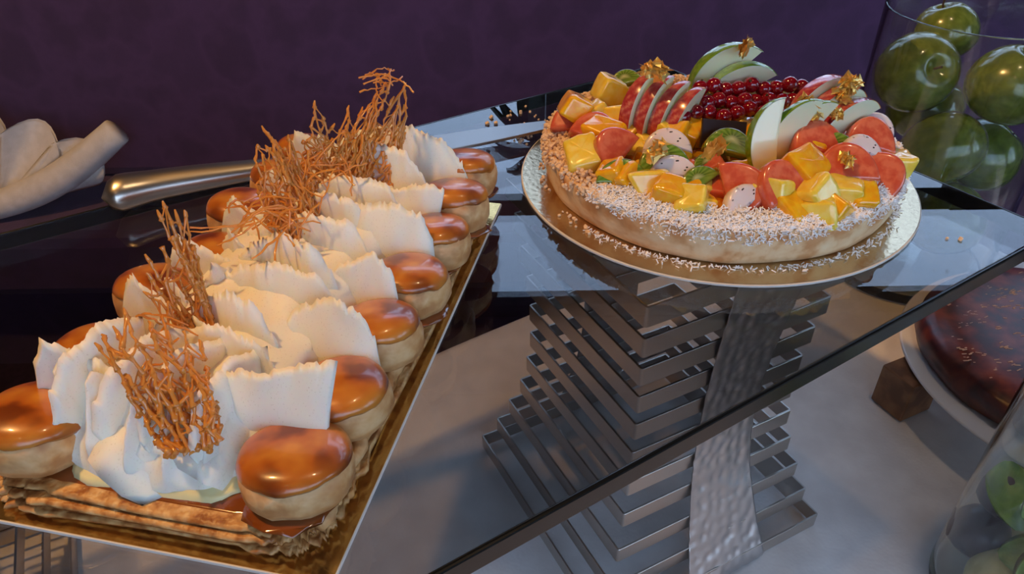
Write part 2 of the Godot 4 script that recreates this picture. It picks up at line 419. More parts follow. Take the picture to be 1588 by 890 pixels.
func window_wall(which: int, lo: Vector3, hi: Vector3, along: Vector2, up: Vector2) -> void:
	var side := "right" if which == 1 else "front"
	var ax := 2 if which == 1 else 0
	var cuts := [[lo[ax], along.x, lo.y, hi.y, "side"], [along.y, hi[ax], lo.y, hi.y, "corner"], [along.x, along.y, lo.y, up.x, "lower"], [along.x, along.y, up.y, hi.y, "upper"]]
	for q in cuts:
		var a := lo; var b := hi
		a[ax] = q[0]; b[ax] = q[1]; a.y = q[2]; b.y = q[3]
		wall_part("wall_%s_%s" % [side, q[4]], a, b, mat.wall, "plain beige wall around the %s window, its %s piece" % ["side" if which == 1 else "rear", q[4]])
	var o := Node3D.new(); o.name = "window_%d" % (which + 1); add_child(o); o.set_meta("kind", "structure"); o.set_meta("category", "window")
	o.set_meta("label", "tall window in the right wall beside the table" if which == 1 else "broad window in the wall behind the viewer")
	var mid := (lo + hi) * 0.5; mid.y = (up.x + up.y) / 2; mid[ax] = (along.x + along.y) / 2
	var sz := Vector3(0.08, 0.08, 0.08)
	for e in [[0.0, up.x + 0.03, true], [0.0, up.y - 0.03, true], [along.x + 0.03, 0.0, false], [along.y - 0.03, 0.0, false], [(along.x + along.y) / 2, 0.0, false]]:
		var p := mid; var s := sz
		if e[2]: p.y = e[1]; s[ax] = along.y - along.x; s.y = 0.06
		else: p[ax] = e[0]; s.y = up.y - up.x; s[ax] = 0.06
		obj("frame_bar", boxm(s), mat.frame, o, p)
	var ps := Vector3(0.004, up.y - up.x - 0.06, 0.004); ps[ax] = along.y - along.x - 0.06
	obj("pane", boxm(ps), mat.pane, o, mid)

# ------------------------------------------------------------------ table and cloth
func table() -> void:
	var ang := atan2(0.549, 0.836)
	var dirv := Vector3(cos(ang), 0, -sin(ang)); var nrm := Vector3(sin(ang), 0, cos(ang))
	var ctr := dirv * 0.105 + nrm * (-0.612 + 0.38)
	var L := 1.91; var W := 0.76
	var t := thing("buffet_table", "folding buffet table hidden under the white cloth", "table", ctr, ang)
	obj("table_top", boxm(Vector3(L - 0.02, 0.03, W - 0.02), 0.004), mat.wood, t, Vector3(0, TY - 0.019, 0))
	for sx in [-1, 1]:
		for sz in [-1, 1]:
			obj("leg", boxm(Vector3(0.04, TY - 0.034, 0.04), 0.004), mat.frame, t, Vector3(sx * (L / 2 - 0.12), (TY - 0.034) / 2, sz * (W / 2 - 0.1)))
	var g := Geo.new()
	var sheet := func(a: float, b: float):
		# a: along, b: across; past the edge the cloth falls
		var u := (a - 0.5) * (L + 1.1); var v := (b - 0.5) * (W + 1.1)
		var du := maxf(absf(u) - L / 2, 0.0); var dv := maxf(absf(v) - W / 2, 0.0)
		var drop := du + dv
		var fold := 0.018 * sin(u * 26.0 + sin(u * 7.0) * 2.0) * clampf(dv * 4.0, 0, 1) + 0.018 * sin(v * 26.0 + 1.0) * clampf(du * 4.0, 0, 1)
		var wr := 0.0012 * nz.get_noise_2d(u * 160.0, v * 160.0) * (1.0 if drop == 0.0 else 0.0)
		var x := clampf(u, -L / 2, L / 2) + signf(u) * (0.008 if du > 0 else 0.0)
		var z := clampf(v, -W / 2, W / 2) + signf(v) * (0.008 if dv > 0 else 0.0)
		x += signf(u) * (fold * 0.6 + 0.02 * minf(du * 3.0, 1.0)) * (1.0 if du > 0 else 0.0)
		z += signf(v) * (fold + 0.02 * minf(dv * 3.0, 1.0)) * (1.0 if dv > 0 else 0.0)
		return Vector3(x, TY + wr - minf(drop, 0.62) - 0.001, z)
	g.grid(150, 90, false, false, sheet)
	var o := obj("tablecloth", g.mesh(false, false), mat.cloth, null, ctr, Basis(Vector3.UP, ang))
	tag(o, "white cloth spread over the buffet table below the glass shelf", "tablecloth")

# ------------------------------------------------------------------ glass shelf and the two stepped risers
const DIRA := 0.5585   # 32 degrees: the run of the shelf
func shelf_and_risers() -> void:
	var d := Vector3(cos(DIRA), 0, -sin(DIRA)); var n := Vector3(sin(DIRA), 0, cos(DIRA))
	var far_right := Vector3(0.1513, 0, -0.73); var near_right := Vector3(0.354, 0, -0.4055)
	var wd := (near_right - far_right).dot(n); var ln := 0.98
	var mid := (far_right + near_right) * 0.5 - d * (ln / 2)
	var o := thing("glass_shelf", "long smoked glass shelf carrying the cream puff cake and the fruit tart", "shelf", Vector3(mid.x, GY - GT / 2, mid.z), DIRA)
	obj("pane", boxm(Vector3(ln - 0.006, GT, wd - 0.006)), mat.glass, o)
	for q in [[Vector3(0, 0, wd / 2 - 0.0015), Vector3(ln, GT, 0.003)], [Vector3(0, 0, -wd / 2 + 0.0015), Vector3(ln, GT, 0.003)], [Vector3(ln / 2 - 0.0015, 0, 0), Vector3(0.003, GT, wd - 0.006)], [Vector3(-ln / 2 + 0.0015, 0, 0), Vector3(0.003, GT, wd - 0.006)]]:
		obj("polished_edge", boxm(q[1], 0.0011), mat.glass_edge, o, q[0])
	var c1 := Vector3(0.1209, TY + 0.0008, -0.4712); var nn := Vector3(0.891, 0, -0.454)
	riser(c1, "stepped hourglass metal riser with a hammered strip under the fruit tart")
	riser(c1 - nn * 0.605 + Vector3(-0.0454, 0, -0.0891), "stepped metal riser under the front left corner of the cream puff cake")

func riser(at: Vector3, label: String) -> void:
	# local x runs along the front right face, local z towards the front left face
	var t := thing("metal_riser", label, "stand", at, deg_to_rad(26.8), "stepped metal risers")
	var hd := [0.1623, 0.1458, 0.1331, 0.1216, 0.1152, 0.112, 0.1125, 0.1155, 0.120, 0.1255, 0.132]
	var bh := 0.0156; var pitch := (GY - GT - TY - 0.0008 - bh) / 10.0
	for k in 11:
		var a: float = hd[k] * 0.7071
		var g := Geo.new()
		var ol := PackedVector2Array(); var il := PackedVector2Array(); var th := 0.0018; var rc := 0.0022
		for q in 4:
			var sx: float = [1, -1, -1, 1][q]; var sz: float = [1, 1, -1, -1][q]
			for e in 5:
				var an: float = (q * 90.0 + e * 22.5) * PI / 180.0
				ol.append(Vector2(sx * (a - rc), sz * (a - rc)) + Vector2(cos(an), sin(an)) * rc)
				il.append(Vector2(sx * (a - rc), sz * (a - rc)) + Vector2(cos(an), sin(an)) * (rc - th))
		var m := ol.size(); var bv := 0.0003
		var y0 := k * pitch; var y1 := y0 + bh
		var rings := [[ol, 0.0, y0 + bv], [ol, 0.0, y1 - bv], [ol, bv, y1], [il, -bv, y1], [il, 0.0, y1 - bv], [il, 0.0, y0 + bv], [il, -bv, y0], [ol, bv, y0]]
		for r in rings:
			for p in r[0]:
				var pp: Vector2 = p - p.normalized() * r[1]
				g.vert(Vector3(pp.x, r[2], pp.y))
		for ri in 8:
			for q in m:
				var q2 := (q + 1) % m; var r2 := (ri + 1) % 8
				g.quad(ri * m + q, ri * m + q2, r2 * m + q2, r2 * m + q)
		obj("square_frame", g.mesh(true), mat.steel, t)
	# the hammered strips that hold the frames, on two opposite faces
	for s in [1.0, -1.0]:
		var g := Geo.new()
		var prof := func(y: float):
			var f := clampf((y - bh * 0.5) / pitch, 0, 10); var k := mini(int(f), 9)
			return lerpf(hd[k], hd[k + 1], f - k) * 0.7071
		var dents := []; var dr := RandomNumberGenerator.new(); dr.seed = 17
		for iy in 34:
			for ix in 9: dents.append(Vector3((ix - 4) * 0.0098 + dr.randf_range(-0.003, 0.003), iy * 0.0096 + dr.randf_range(-0.003, 0.003), dr.randf_range(0.0005, 0.0013)))
		g.grid(150, 56, false, true, func(b: float, w: float):
			var y: float = b * (bh + pitch * 10.0)
			var r: float = prof.call(y) + 0.0006
			var half: float = 0.36 * prof.call(y)
			# loop round the strip's section, the outer face beaten with round dents
			var x: float; var z := 0.0
			if w < 0.75:
				x = lerpf(-half, half, minf(w / 0.73, 1.0)); z = 0.0022
				var row := int(y / 0.0096)
				for q in range(maxi(0, (row - 1) * 9), mini(dents.size(), (row + 3) * 9)):
					var d2 := (Vector2(x, y) - Vector2(dents[q].x, dents[q].y)).length_squared()
					if d2 < 0.0001: z -= dents[q].z * exp(-d2 / 0.000013)
				z = maxf(z, 0.0008)
			else: x = lerpf(half, -half, (w - 0.75) / 0.25)
			return Vector3(x + 0.008, y, s * (r + z)))
		obj("hammered_strip", g.mesh(), mat.hammered, t)

# ------------------------------------------------------------------ the cream puff cake
func keyed(keys: Array, s: float) -> float:
	# keys: [s, value] pairs in order
	for k in keys.size() - 1:
		if s <= keys[k + 1][0]:
			var f: float = (s - keys[k][0]) / (keys[k + 1][0] - keys[k][0])
			f = f * f * (3.0 - 2.0 * f) * 0.5 + f * 0.5
			return lerpf(keys[k][1], keys[k + 1][1], f)
	return keys[-1][1]

# one piped blade of whipped cream: a thin ragged crest on a thick foot, running from p0 to p1
func petal(parent: Node3D, p0: Vector3, p1: Vector3, keys: Array, lean: Vector3, foot: float, sd: float, curl := 0.0, crest := 0.0017, rag := 1.0) -> void:
	var g := Geo.new()
	var d := p1 - p0
	var n := Vector3(d.z, 0, -d.x).normalized()
	var ns := 66; var nt := 11
	var pt := func(s: float, w: float):
		# w runs up the front face and down the back
		var front := w < 0.5
		var t := w * 2.0 if front else (1.0 - w) * 2.0
		t = clampf(t * 1.0, 0, 1)
		var hh := keyed(keys, s)
		hh += rag * pow(t, 7.0) * 0.0022 * nz.get_noise_2d(s * 900.0 * d.length() * 12.0 + sd * 31.0, sd * 17.0)
		hh += rag * pow(t, 14.0) * 0.0019 * nz.get_noise_2d(s * 2300.0 * d.length() * 12.0 + sd * 11.0, sd * 7.0 + 90.0)
		var ends := clampf(minf(s * 9.0, (1.0 - s) * 9.0 + 0.22), 0.0, 1.0)
		var th := (lerpf(foot, crest, pow(t, 0.6)) * sqrt(ends)) * 0.5
		var wave := 0.0042 * nz.get_noise_2d(s * 95.0 + sd * 50.0, t * 38.0 + sd * 13.0) * t + curl * t * t * s * s
		var jag := 0.0006 * pow(t, 8.0) * rag * nz.get_noise_2d(s * 1500.0 + sd, t * 900.0)
		var along := d.normalized() * (jag + 0.004 * t * (s - 0.5) * 2.0)
		return p0 + d * s + along + Vector3.UP * hh * t + lean * hh * pow(t, 1.35) + n * (wave + (th if front else -th))
	g.grid(ns, nt * 2, false, true, pt)
	# close the ends
	for e in [0.0, 1.0]:
		var cc := g.vert(pt.call(e, 0.25).lerp(pt.call(e, 0.75), 0.5))
		var row := 0 if e == 0.0 else ns * nt * 2
		for k in nt * 2:
			var k2 := (k + 1) % (nt * 2)
			if e == 0.0: g.tri(cc, row + k, row + k2)
			else: g.tri(cc, row + k2, row + k)
	obj("cream_petal", g.mesh(), mat.cream, parent)

func puff_cake() -> void:
	var turn := deg_to_rad(-12.379)
	var org := Vector3(-0.0063, GY, -0.4479)
	# gold card
	var g := Geo.new()
	box_into(g, Vector3(-0.085, 0.0011, 0.1472), Vector3(0.17, 0.002, 0.2944), 0.0004)
	var bd := thing("cake_board", "rectangular gold card under the cream puff cake", "board", org, turn)
	obj("card", g.mesh(true), mat.card_edge, bd)
	obj("gold_foil", boxm(Vector3(0.1688, 0.0004, 0.2932)), mat.gold_card, bd, Vector3(-0.085, 0.0023, 0.1472))
	var cake := thing("cream_puff_cake", "long cake of caramel dipped cream puffs, piped cream and spun sugar", "cake", org + Vector3(0, 0.0025, 0), turn)
	# flaky base: uneven leaves of puff pastry
	for k in 5:
		var f := Geo.new()
		var y0 := 0.0012 + 0.0027 * k; var y1 := y0 + 0.0031
		var sh: float = [0.003, 0.0, 0.0035, 0.001, 0.004][k]
		var n := 320
		var ol := PackedVector2Array()
		for q in n:
			var a := TAU * q / n
			var ex := signf(cos(a)) * pow(absf(cos(a)), 0.18); var ez := signf(sin(a)) * pow(absf(sin(a)), 0.18)
			var w := 0.0036 * nz.get_noise_2d(cos(a) * 260.0 + k * 77.0, sin(a) * 520.0) + 0.0006 * nz.get_noise_2d(cos(a) * 1700.0 + k * 33.0, sin(a) * 2600.0) - sh
			ol.append(Vector2(-0.0815 + ex * (0.0760 + w), 0.1490 + ez * (0.1415 + w)))
		var rings := [[0.0, y0], [1.0, y0], [1.0, y0 + 0.001], [1.004, (y0 + y1) / 2], [1.0, y1 - 0.0006], [0.99, y1], [0.0, y1]]
		for r in rings:
			for p in ol:
				var q2: Vector2 = Vector2(-0.081, 0.1482) + (p - Vector2(-0.081, 0.1482)) * r[0]
				f.vert(Vector3(q2.x, r[1] + 0.0012 * nz.get_noise_2d(q2.x * 900.0, q2.y * 900.0 + k * 40.0), q2.y))
		for r in rings.size() - 1:
			for q in n:
				f.quad(r * n + q, r * n + (q + 1) % n, (r + 1) * n + (q + 1) % n, (r + 1) * n + q)
		obj("pastry_leaf", f.mesh(), mat.pastry, cake)
	# raised piped edges along the long sides, glaze pooled between the puffs
	for sx in [-0.0095, -0.1525]:
		var f := Geo.new(); var pts := []; var rad := []
		for k in 60:
			var z := 0.016 + 0.264 * k / 59.0
			pts.append(Vector3(sx + 0.0014 * sin(k * 0.9), 0.0145 + 0.0007 * sin(k * 1.7), z)); rad.append(0.0034 + 0.0005 * sin(k * 2.3))
		tube_into(f, pts, rad, 8)
		obj("choux_border", f.mesh(), mat.choux, cake)
	obj("caramel_glaze", blob(Vector3(0.0715, 0.0022, 0.1365), 0.0, 1.0, 0.0, 48, 8, 0.3), mat.pastry_glazed, cake, Vector3(-0.081, 0.0142, 0.1482))
	obj("pastry_cream", blob(Vector3(0.0585, 0.0075, 0.1360), 0.05, 60.0, 3.0, 90, 14, 0.6), mat.custard, cake, Vector3(-0.083, 0.0155, 0.1478))
	obj("cream_core", blob(Vector3(0.046, 0.030, 0.130), 0.16, 130.0, 9.0, 60, 18, 0.7, 0.12), mat.cream, cake, Vector3(-0.080, 0.017, 0.150))
	# puffs
	var right := [[-0.0230, 0.2655, 0.0225, 1.02], [-0.0190, 0.2265, 0.0215, 1.15], [-0.0175, 0.1845, 0.0212, 1.25], [-0.0170, 0.1425, 0.0212, 1.25], [-0.0150, 0.101, 0.0205, 1.3], [-0.0150, 0.0615, 0.0208, 1.4], [-0.0195, 0.0205, 0.0208, 1.4]]
	var left := [[-0.1385, 0.2690, 0.0225, 1.2], [-0.140, 0.2255, 0.0200, 1.3], [-0.143, 0.1765, 0.0205, 1.3], [-0.133, 0.1365, 0.0190, 1.2], [-0.1405, 0.0925, 0.0198, 1.35], [-0.138, 0.0475, 0.0190, 1.3], [-0.138, 0.010, 0.0190, 1.35]]
	for row in [right, left]:
		for q in row:
			var r: float = q[2] * rng.randf_range(0.97, 1.02)
			var side := 1.0 if row == right else -1.0
			var bs := Basis(Vector3.RIGHT, rng.randf_range(-0.22, -0.04)) * Basis(Vector3.BACK, side * rng.randf_range(-0.02, 0.12)) * Basis(Vector3.UP, rng.randf() * TAU)
			var k: float = q[3] / 1.28
			var prof := [Vector2(0.0, 0.0), Vector2(r * 0.6, 0.0), Vector2(r * 0.88, r * 0.12 * k), Vector2(r * 0.99, r * 0.36 * k), Vector2(r * 1.0, r * 0.62 * k), Vector2(r * 0.975, r * 0.80 * k), Vector2(r * 0.90, r * 0.97 * k), Vector2(r * 0.72, r * 1.13 * k), Vector2(r * 0.45, r * 1.2 * k), Vector2(0.0, r * 1.24 * k)]
			var pf := obj("cream_puff", lathe(prof, 36, 0.07), mat.choux, cake, Vector3(q[0], 0.0150, q[1]), bs)
			var g2 := Geo.new(); var e := r * 1.022; var off := rng.randf() * 100.0
			var cp := [Vector2(0.0, 0.9), Vector2(0.78, 0.88), Vector2(0.925, 0.84), Vector2(0.955, 0.92), Vector2(0.925, 1.02), Vector2(0.86, 1.12), Vector2(0.74, 1.205), Vector2(0.55, 1.265), Vector2(0.3, 1.295), Vector2(0.0, 1.30)]
			g2.grid(44, cp.size() - 1, true, false, func(u: float, w: float):
				var c: Vector2 = cp[int(round(w * (cp.size() - 1)))]
				var th := u * TAU
				var low := 0.14 * nz.get_noise_2d(cos(th) * 55.0 + off, sin(th) * 55.0) * clampf((1.2 - c.y) * 2.6, 0.0, 1.0)
				return Vector3(cos(th) * c.x * e, (c.y + low) * r * k, sin(th) * c.x * e))
			obj("caramel_cap", g2.mesh(), mat.caramel, pf)
			obj("caramel_pool", blob(Vector3(r * 0.8, 0.0018, r * 0.8), 0.2, 120.0, q[1] * 90.0, 20, 8), mat.pastry_glazed, pf, Vector3(0.0, 0.0012, r * 0.35))
	# cream: blades to the right between the puffs (heights are above the pastry)
	var yb := 0.0145
	var rp := [
		[0.250, -0.092, -0.017, [[0.0, 0.020], [0.25, 0.031], [0.55, 0.041], [0.85, 0.0475], [1.0, 0.0495]], -0.16, 0.004],
		[0.207, -0.084, -0.013, [[0.0, 0.014], [0.25, 0.018], [0.5, 0.038], [0.72, 0.0455], [0.86, 0.041], [0.95, 0.030], [1.0, 0.014]], -0.30, 0.0],
		[0.1635, -0.088, -0.018, [[0.0, 0.016], [0.4, 0.024], [0.62, 0.036], [0.8, 0.043], [0.92, 0.036], [1.0, 0.014]], -0.30, 0.0],
		[0.122, -0.090, -0.014, [[0.0, 0.024], [0.2, 0.030], [0.45, 0.041], [0.7, 0.0445], [0.88, 0.041], [0.96, 0.030], [1.0, 0.016]], -0.3, 0.0],
		[0.0815, -0.088, -0.021, [[0.0, 0.024], [0.35, 0.029], [0.6, 0.034], [0.9, 0.039], [1.0, 0.036]], -0.22, 0.0],
		[0.0415, -0.090, -0.015, [[0.0, 0.036], [0.3, 0.047], [0.5, 0.050], [0.75, 0.044], [0.92, 0.030], [1.0, 0.016]], -0.35, 0.0],
		[0.012, -0.110, -0.026, [[0.0, 0.018], [0.3, 0.026], [0.55, 0.036], [0.75, 0.034], [0.92, 0.022], [1.0, 0.010]], -0.3, 0.0]]
	var sd := 1.0
	for q in rp:
		petal(cake, Vector3(q[1], yb, q[0]), Vector3(q[2], yb, q[0] + 0.004), q[3], Vector3(0.05, 0, q[4]), 0.012, sd, q[5]); sd += 1.0
	# a second, inner tier on the right
	for q in [[0.232, -0.105, -0.040, 0.043], [0.214, -0.100, -0.052, 0.047], [0.188, -0.102, -0.030, 0.046], [0.170, -0.098, -0.044, 0.050], [0.145, -0.104, -0.032, 0.048], [0.118, -0.098, -0.044, 0.046], [0.101, -0.104, -0.028, 0.047], [0.062, -0.100, -0.030, 0.049], [0.028, -0.105, -0.034, 0.046]]:
		var hh: float = q[3]
		petal(cake, Vector3(q[1], yb, q[0] - 0.004), Vector3(q[2], yb, q[0] + 0.006), [[0.0, hh * 0.6], [0.25, hh * 0.86], [0.5, hh], [0.78, hh * 0.97], [0.93, hh * 0.7], [1.0, hh * 0.4]], Vector3(-0.05, 0, -0.25), 0.012, sd); sd += 1.0
	# blades to the left, standing up to a point
	for q in [[0.254, -0.137, 0.050, 0.006], [0.206, -0.136, 0.0455, 0.0], [0.163, -0.138, 0.041, 0.0], [0.116, -0.136, 0.039, 0.0], [0.072, -0.135, 0.034, 0.0], [0.031, -0.135, 0.041, 0.0]]:
		var hh: float = q[2]
		petal(cake, Vector3(-0.070, yb, q[0] + 0.004), Vector3(q[1], yb, q[0]), [[0.0, hh * 0.62], [0.3, hh * 0.66], [0.6, hh * 0.82], [0.8, hh], [0.9, hh * 0.78], [1.0, hh * 0.34]], Vector3(-0.10, 0, -0.12), 0.012, sd, q[3]); sd += 1.0
	# small upright tongues in the valley
	for q in [[-0.103, 0.226, 0.042], [-0.088, 0.216, 0.036], [-0.112, 0.19, 0.040], [-0.096, 0.176, 0.042], [-0.108, 0.146, 0.040], [-0.092, 0.132, 0.038], [-0.106, 0.102, 0.040], [-0.094, 0.086, 0.034], [-0.108, 0.056, 0.036], [-0.118, 0.024, 0.038]]:
		var hh: float = q[2]; var a := rng.randf_range(-0.9, 0.9)
		var dv := Vector3(cos(a), 0, sin(a)) * 0.013
		petal(cake, Vector3(q[0], yb, q[1]) - dv, Vector3(q[0], yb, q[1]) + dv, [[0.0, hh * 0.5], [0.3, hh * 0.8], [0.52, hh], [0.7, hh * 0.86], [1.0, hh * 0.45]], Vector3(rng.randf_range(-0.2, 0.1), 0, rng.randf_range(-0.2, 0.1)), 0.012, sd, 0.0, 0.0014, 0.6); sd += 1.0
	# front end: one ruffled face of soft upright folds towards the viewer
	var ridges := [0.03, 0.19, 0.33, 0.47, 0.63, 0.80, 0.97]
	var fold := func(x: float) -> float:
		for k in ridges.size() - 1:
			if x <= ridges[k + 1]:
				var f: float = clampf((x - ridges[k]) / (ridges[k + 1] - ridges[k]), 0.0, 1.0)
				return pow(absf(f * 2.0 - 1.0), 1.7)
		return 1.0
	var ruffle := Geo.new()
	ruffle.grid(110, 40, false, true, func(u: float, w: float):
		var front := w < 0.5
		var t := clampf(w * 2.0 if front else (1.0 - w) * 2.0, 0.0, 1.0)
		var shift := u + 0.045 * t * sin(u * 9.0) - 0.02 * t
		var rb: float = fold.call(clampf(shift, 0.0, 1.0))
		var ends := pow(absf(u * 2.0 - 1.0), 3.0)
		var top := lerpf(0.047, 0.036, u) * (0.86 + 0.20 * pow(rb, 1.5)) * (1.0 - 0.35 * ends)
		top += 0.0016 * nz.get_noise_2d(u * 2600.0, 40.0) * pow(t, 5.0)
		var z := 0.2790 - 0.016 * pow(t, 1.4) - 0.022 * ends + 0.0035 * sin(PI * minf(t * 1.15, 1.0)) - 0.0085 * (1.0 - rb) * smoothstep(0.12, 0.75, t)
		z += 0.0012 * nz.get_noise_2d(u * 300.0, t * 130.0)
		if not front: z -= lerpf(0.030, 0.004, pow(t, 0.7))
		return Vector3(lerpf(-0.136, -0.036, u) - 0.010 * t * (1.0 - u), yb - 0.002 + top * t, z))
	obj("cream_front", ruffle.mesh(false, false), mat.cream, cake)
	for q in [[-0.118, 0.050], [-0.099, 0.046], [-0.080, 0.044], [-0.060, 0.041]]:
		var hh: float = q[1]
		petal(cake, Vector3(q[0] + 0.010, yb, 0.228), Vector3(q[0], yb, 0.270), [[0.0, hh * 0.85], [0.35, hh], [0.7, hh * 0.95], [0.9, hh * 0.75], [1.0, hh * 0.5]], Vector3(-0.08, 0, -0.04), 0.014, sd, 0.0, 0.0022, 0.5); sd += 1.0
	# spun sugar
	sugar(cake, Vector3(-0.058, 0.040, 0.274), [Vector3(-0.104, 0.066, 0.254), Vector3(-0.100, 0.076, 0.246), Vector3(-0.089, 0.070, 0.236), Vector3(-0.074, 0.062, 0.232)], 8, 61, 0.009)
	sugar(cake, Vector3(-0.086, 0.034, 0.212), [Vector3(-0.1085, 0.103, 0.195), Vector3(-0.102, 0.092, 0.184), Vector3(-0.112, 0.078, 0.207), Vector3(-0.105, 0.060, 0.222)], 10, 62, 0.007)
	sugar(cake, Vector3(-0.070, 0.038, 0.140), [Vector3(-0.108, 0.088, 0.120), Vector3(-0.104, 0.096, 0.108), Vector3(-0.098, 0.092, 0.098), Vector3(-0.090, 0.074, 0.096)], 12, 63, 0.013)
	sugar(cake, Vector3(-0.074, 0.034, 0.086), [Vector3(-0.092, 0.094, 0.072), Vector3(-0.080, 0.082, 0.056), Vector3(-0.066, 0.090, 0.040), Vector3(-0.060, 0.102, 0.032), Vector3(-0.053, 0.086, 0.026), Vector3(-0.052, 0.066, 0.034)], 19, 64, 0.026)
	threads(cake, Vector3(-0.085, 0.066, 0.152), 0.030, 26, 65)
	threads(cake, Vector3(-0.060, 0.096, 0.036), 0.018, 12, 68)
	threads(cake, Vector3(-0.092, 0.052, 0.228), 0.022, 9, 66)
	threads(cake, Vector3(-0.080, 0.066, 0.096), 0.028, 16, 67)

# a sheet of poured caramel lace: a jittered net between a root line and a row of tips
func sugar(parent: Node3D, root: Vector3, tips: Array, ribs: int, sd: int, spread: float) -> void:
	var r := RandomNumberGenerator.new(); r.seed = sd
	var g := Geo.new()
	var rise: Vector3 = tips[tips.size() / 2] - root
	var across: Vector3 = (tips[-1] - tips[0]).normalized()
	var depth := rise.cross(across).normalized()
	var nt := maxi(7, int(rise.length() / 0.0056))
	var jit := func(k: float) -> Vector3: return (across * r.randf_range(-1, 1) + depth * r.randf_range(-0.8, 0.8) + Vector3.UP * r.randf_range(-1, 1)) * k
	for layer in 2:
		var nodes := []
		for k in ribs:
			var f := k / float(ribs - 1) * (tips.size() - 1)
			var a := mini(int(f), tips.size() - 2)
			var tip: Vector3 = tips[a].lerp(tips[a + 1], f - a)
			var base := root + across * (k / float(ribs - 1) - 0.5) * spread * 2.0
			var reach := r.randf_range(0.78, 1.0)
			if layer == 1: reach *= 0.75
			var col := []
			for q in nt:
				var t := q / float(nt - 1) * reach
				col.append(base.lerp(tip, t) + depth * (0.005 * (layer - 0.5) + 0.0035 * sin(t * 5.0 + k * 0.5)) + jit.call(0.0013))
			nodes.append(col)
		var strand := func(p: Vector3, e: Vector3, w: float):
			var b1: Vector3 = p.lerp(e, 0.35) + jit.call(0.0005); var b2: Vector3 = p.lerp(e, 0.7) + jit.call(0.0005)
			tube_into(g, [p, b1, b2, e], [w * 1.35, w * 0.75, w * 0.7, w * 1.3], 5)
		for k in ribs:
			for q in nt:
				var t := q / float(nt - 1)
				var w := lerpf(0.0011, 0.00075, t) * r.randf_range(0.6, 1.35)
				var p: Vector3 = nodes[k][q]
				if q + 1 < nt and r.randf() < 0.92: strand.call(p, nodes[k][q + 1], w)
				if k + 1 < ribs and q > 0:
					if r.randf() < 0.34: strand.call(p, nodes[k + 1][q], w * 0.8)
					if q + 1 < nt and r.randf() < 0.34: strand.call(p, nodes[k + 1][q + 1], w * 0.85)
					if r.randf() < 0.28: strand.call(p, nodes[k + 1][q - 1], w * 0.85)
				if r.randf() < 0.3: tube_into(g, [p - Vector3(0, 0.0015, 0), p - Vector3(0, 0.0004, 0), p + Vector3(0, 0.0012, 0)], [0.0005, 0.0015, 0.0005], 6)
			if layer == 0 and r.randf() < 0.75:
				var top: Vector3 = nodes[k][nt - 1]
				var up: Vector3 = (top - nodes[k][nt - 3]).normalized() * r.randf_range(0.002, 0.007)
				tube_into(g, [top, top + up * 0.5 + jit.call(0.0008), top + up], [0.0010, 0.0009, 0.0004], 5)
	obj("spun_sugar", g.mesh(), mat.sugar, parent)

func threads(parent: Node3D, at: Vector3, reach: float, n: int, sd: int) -> void:
	var r := RandomNumberGenerator.new(); r.seed = sd
	var g := Geo.new()
	for k in n:
		var a := at + Vector3(r.randf_range(-1, 1), r.randf_range(-0.4, 0.4), r.randf_range(-1, 1)) * reach * 0.6
		var d := Vector3(r.randf_range(-1, 1), r.randf_range(-0.35, 0.5), r.randf_range(-1, 1)).normalized() * reach
		var bend := Vector3(r.randf_range(-1, 1), r.randf_range(-0.2, 1), r.randf_range(-1, 1)) * reach * 0.25
		var pts := []; var rad := []
		for s in 9:
			var t := s / 8.0
			pts.append(a + d * (t - 0.5) + bend * sin(PI * t) + Vector3(r.randf_range(-1, 1), r.randf_range(-1, 1), r.randf_range(-1, 1)) * 0.0006)
			rad.append(0.00045 * r.randf_range(0.7, 1.5))
		tube_into(g, pts, rad, 5)
	obj("sugar_threads", g.mesh(), mat.sugar, parent)

# ------------------------------------------------------------------ the fruit tart
func facing(n: Vector3, roll: float) -> Basis:
	var z := n.normalized(); var x := Vector3.UP.cross(z).normalized(); var y := z.cross(x)
	return Basis(x, y, z) * Basis(Vector3(0, 0, 1), roll)

func d_shape(a: float, b: float, n := 20, flat := 0.12) -> PackedVector2Array:
	# a half moon: arc above, a slightly hollow straight side below
	var o := PackedVector2Array()
	for k in n:
		var t := PI * k / (n - 1)
		o.append(Vector2(cos(t) * a, sin(t) * b))
	for k in range(1, 6):
		var x := -a + 2.0 * a * k / 6.0
		o.append(Vector2(x, flat * b * sin(PI * k / 6.0)))
	return o

func chunk(parent: Node3D, called: String, m: Material, at: Vector3, s: float, r: RandomNumberGenerator) -> void:
	# an uneven knife-cut dice with softened edges
	var g := Geo.new(); var sz := Vector3(s * r.randf_range(0.85, 1.25), s * r.randf_range(0.75, 1.0), s * r.randf_range(0.8, 1.1)) * 0.5
	var tx := r.randf_range(-0.35, 0.35); var tz := r.randf_range(-0.35, 0.35); var sh := r.randf_range(-0.3, 0.3); var off := r.randf() * 500.0
	var pw := func(x: float): return signf(x) * pow(absf(x), 0.30)
	g.grid(32, 18, true, false, func(u: float, w: float):
		var th := u * TAU; var ph := (w - 0.5) * PI
		var d := Vector3(pw.call(cos(th)) * pw.call(cos(ph)), pw.call(sin(ph)), pw.call(sin(th)) * pw.call(cos(ph)))
		var p := d * sz * (1.0 + 0.09 * nz.get_noise_3d(d.x * 50.0 + off, d.y * 50.0, d.z * 50.0))
		p.x = p.x * (1.0 + tx * p.y / s) + sh * p.y; p.z *= 1.0 + tz * p.x / s
		return p)
	obj(called, g.mesh(), m, parent, at, Basis(Vector3.UP, r.randf() * TAU) * Basis(Vector3(r.randf_range(-1, 1), 0.2, r.randf_range(-1, 1)).normalized(), r.randf_range(0.1, 0.7)))

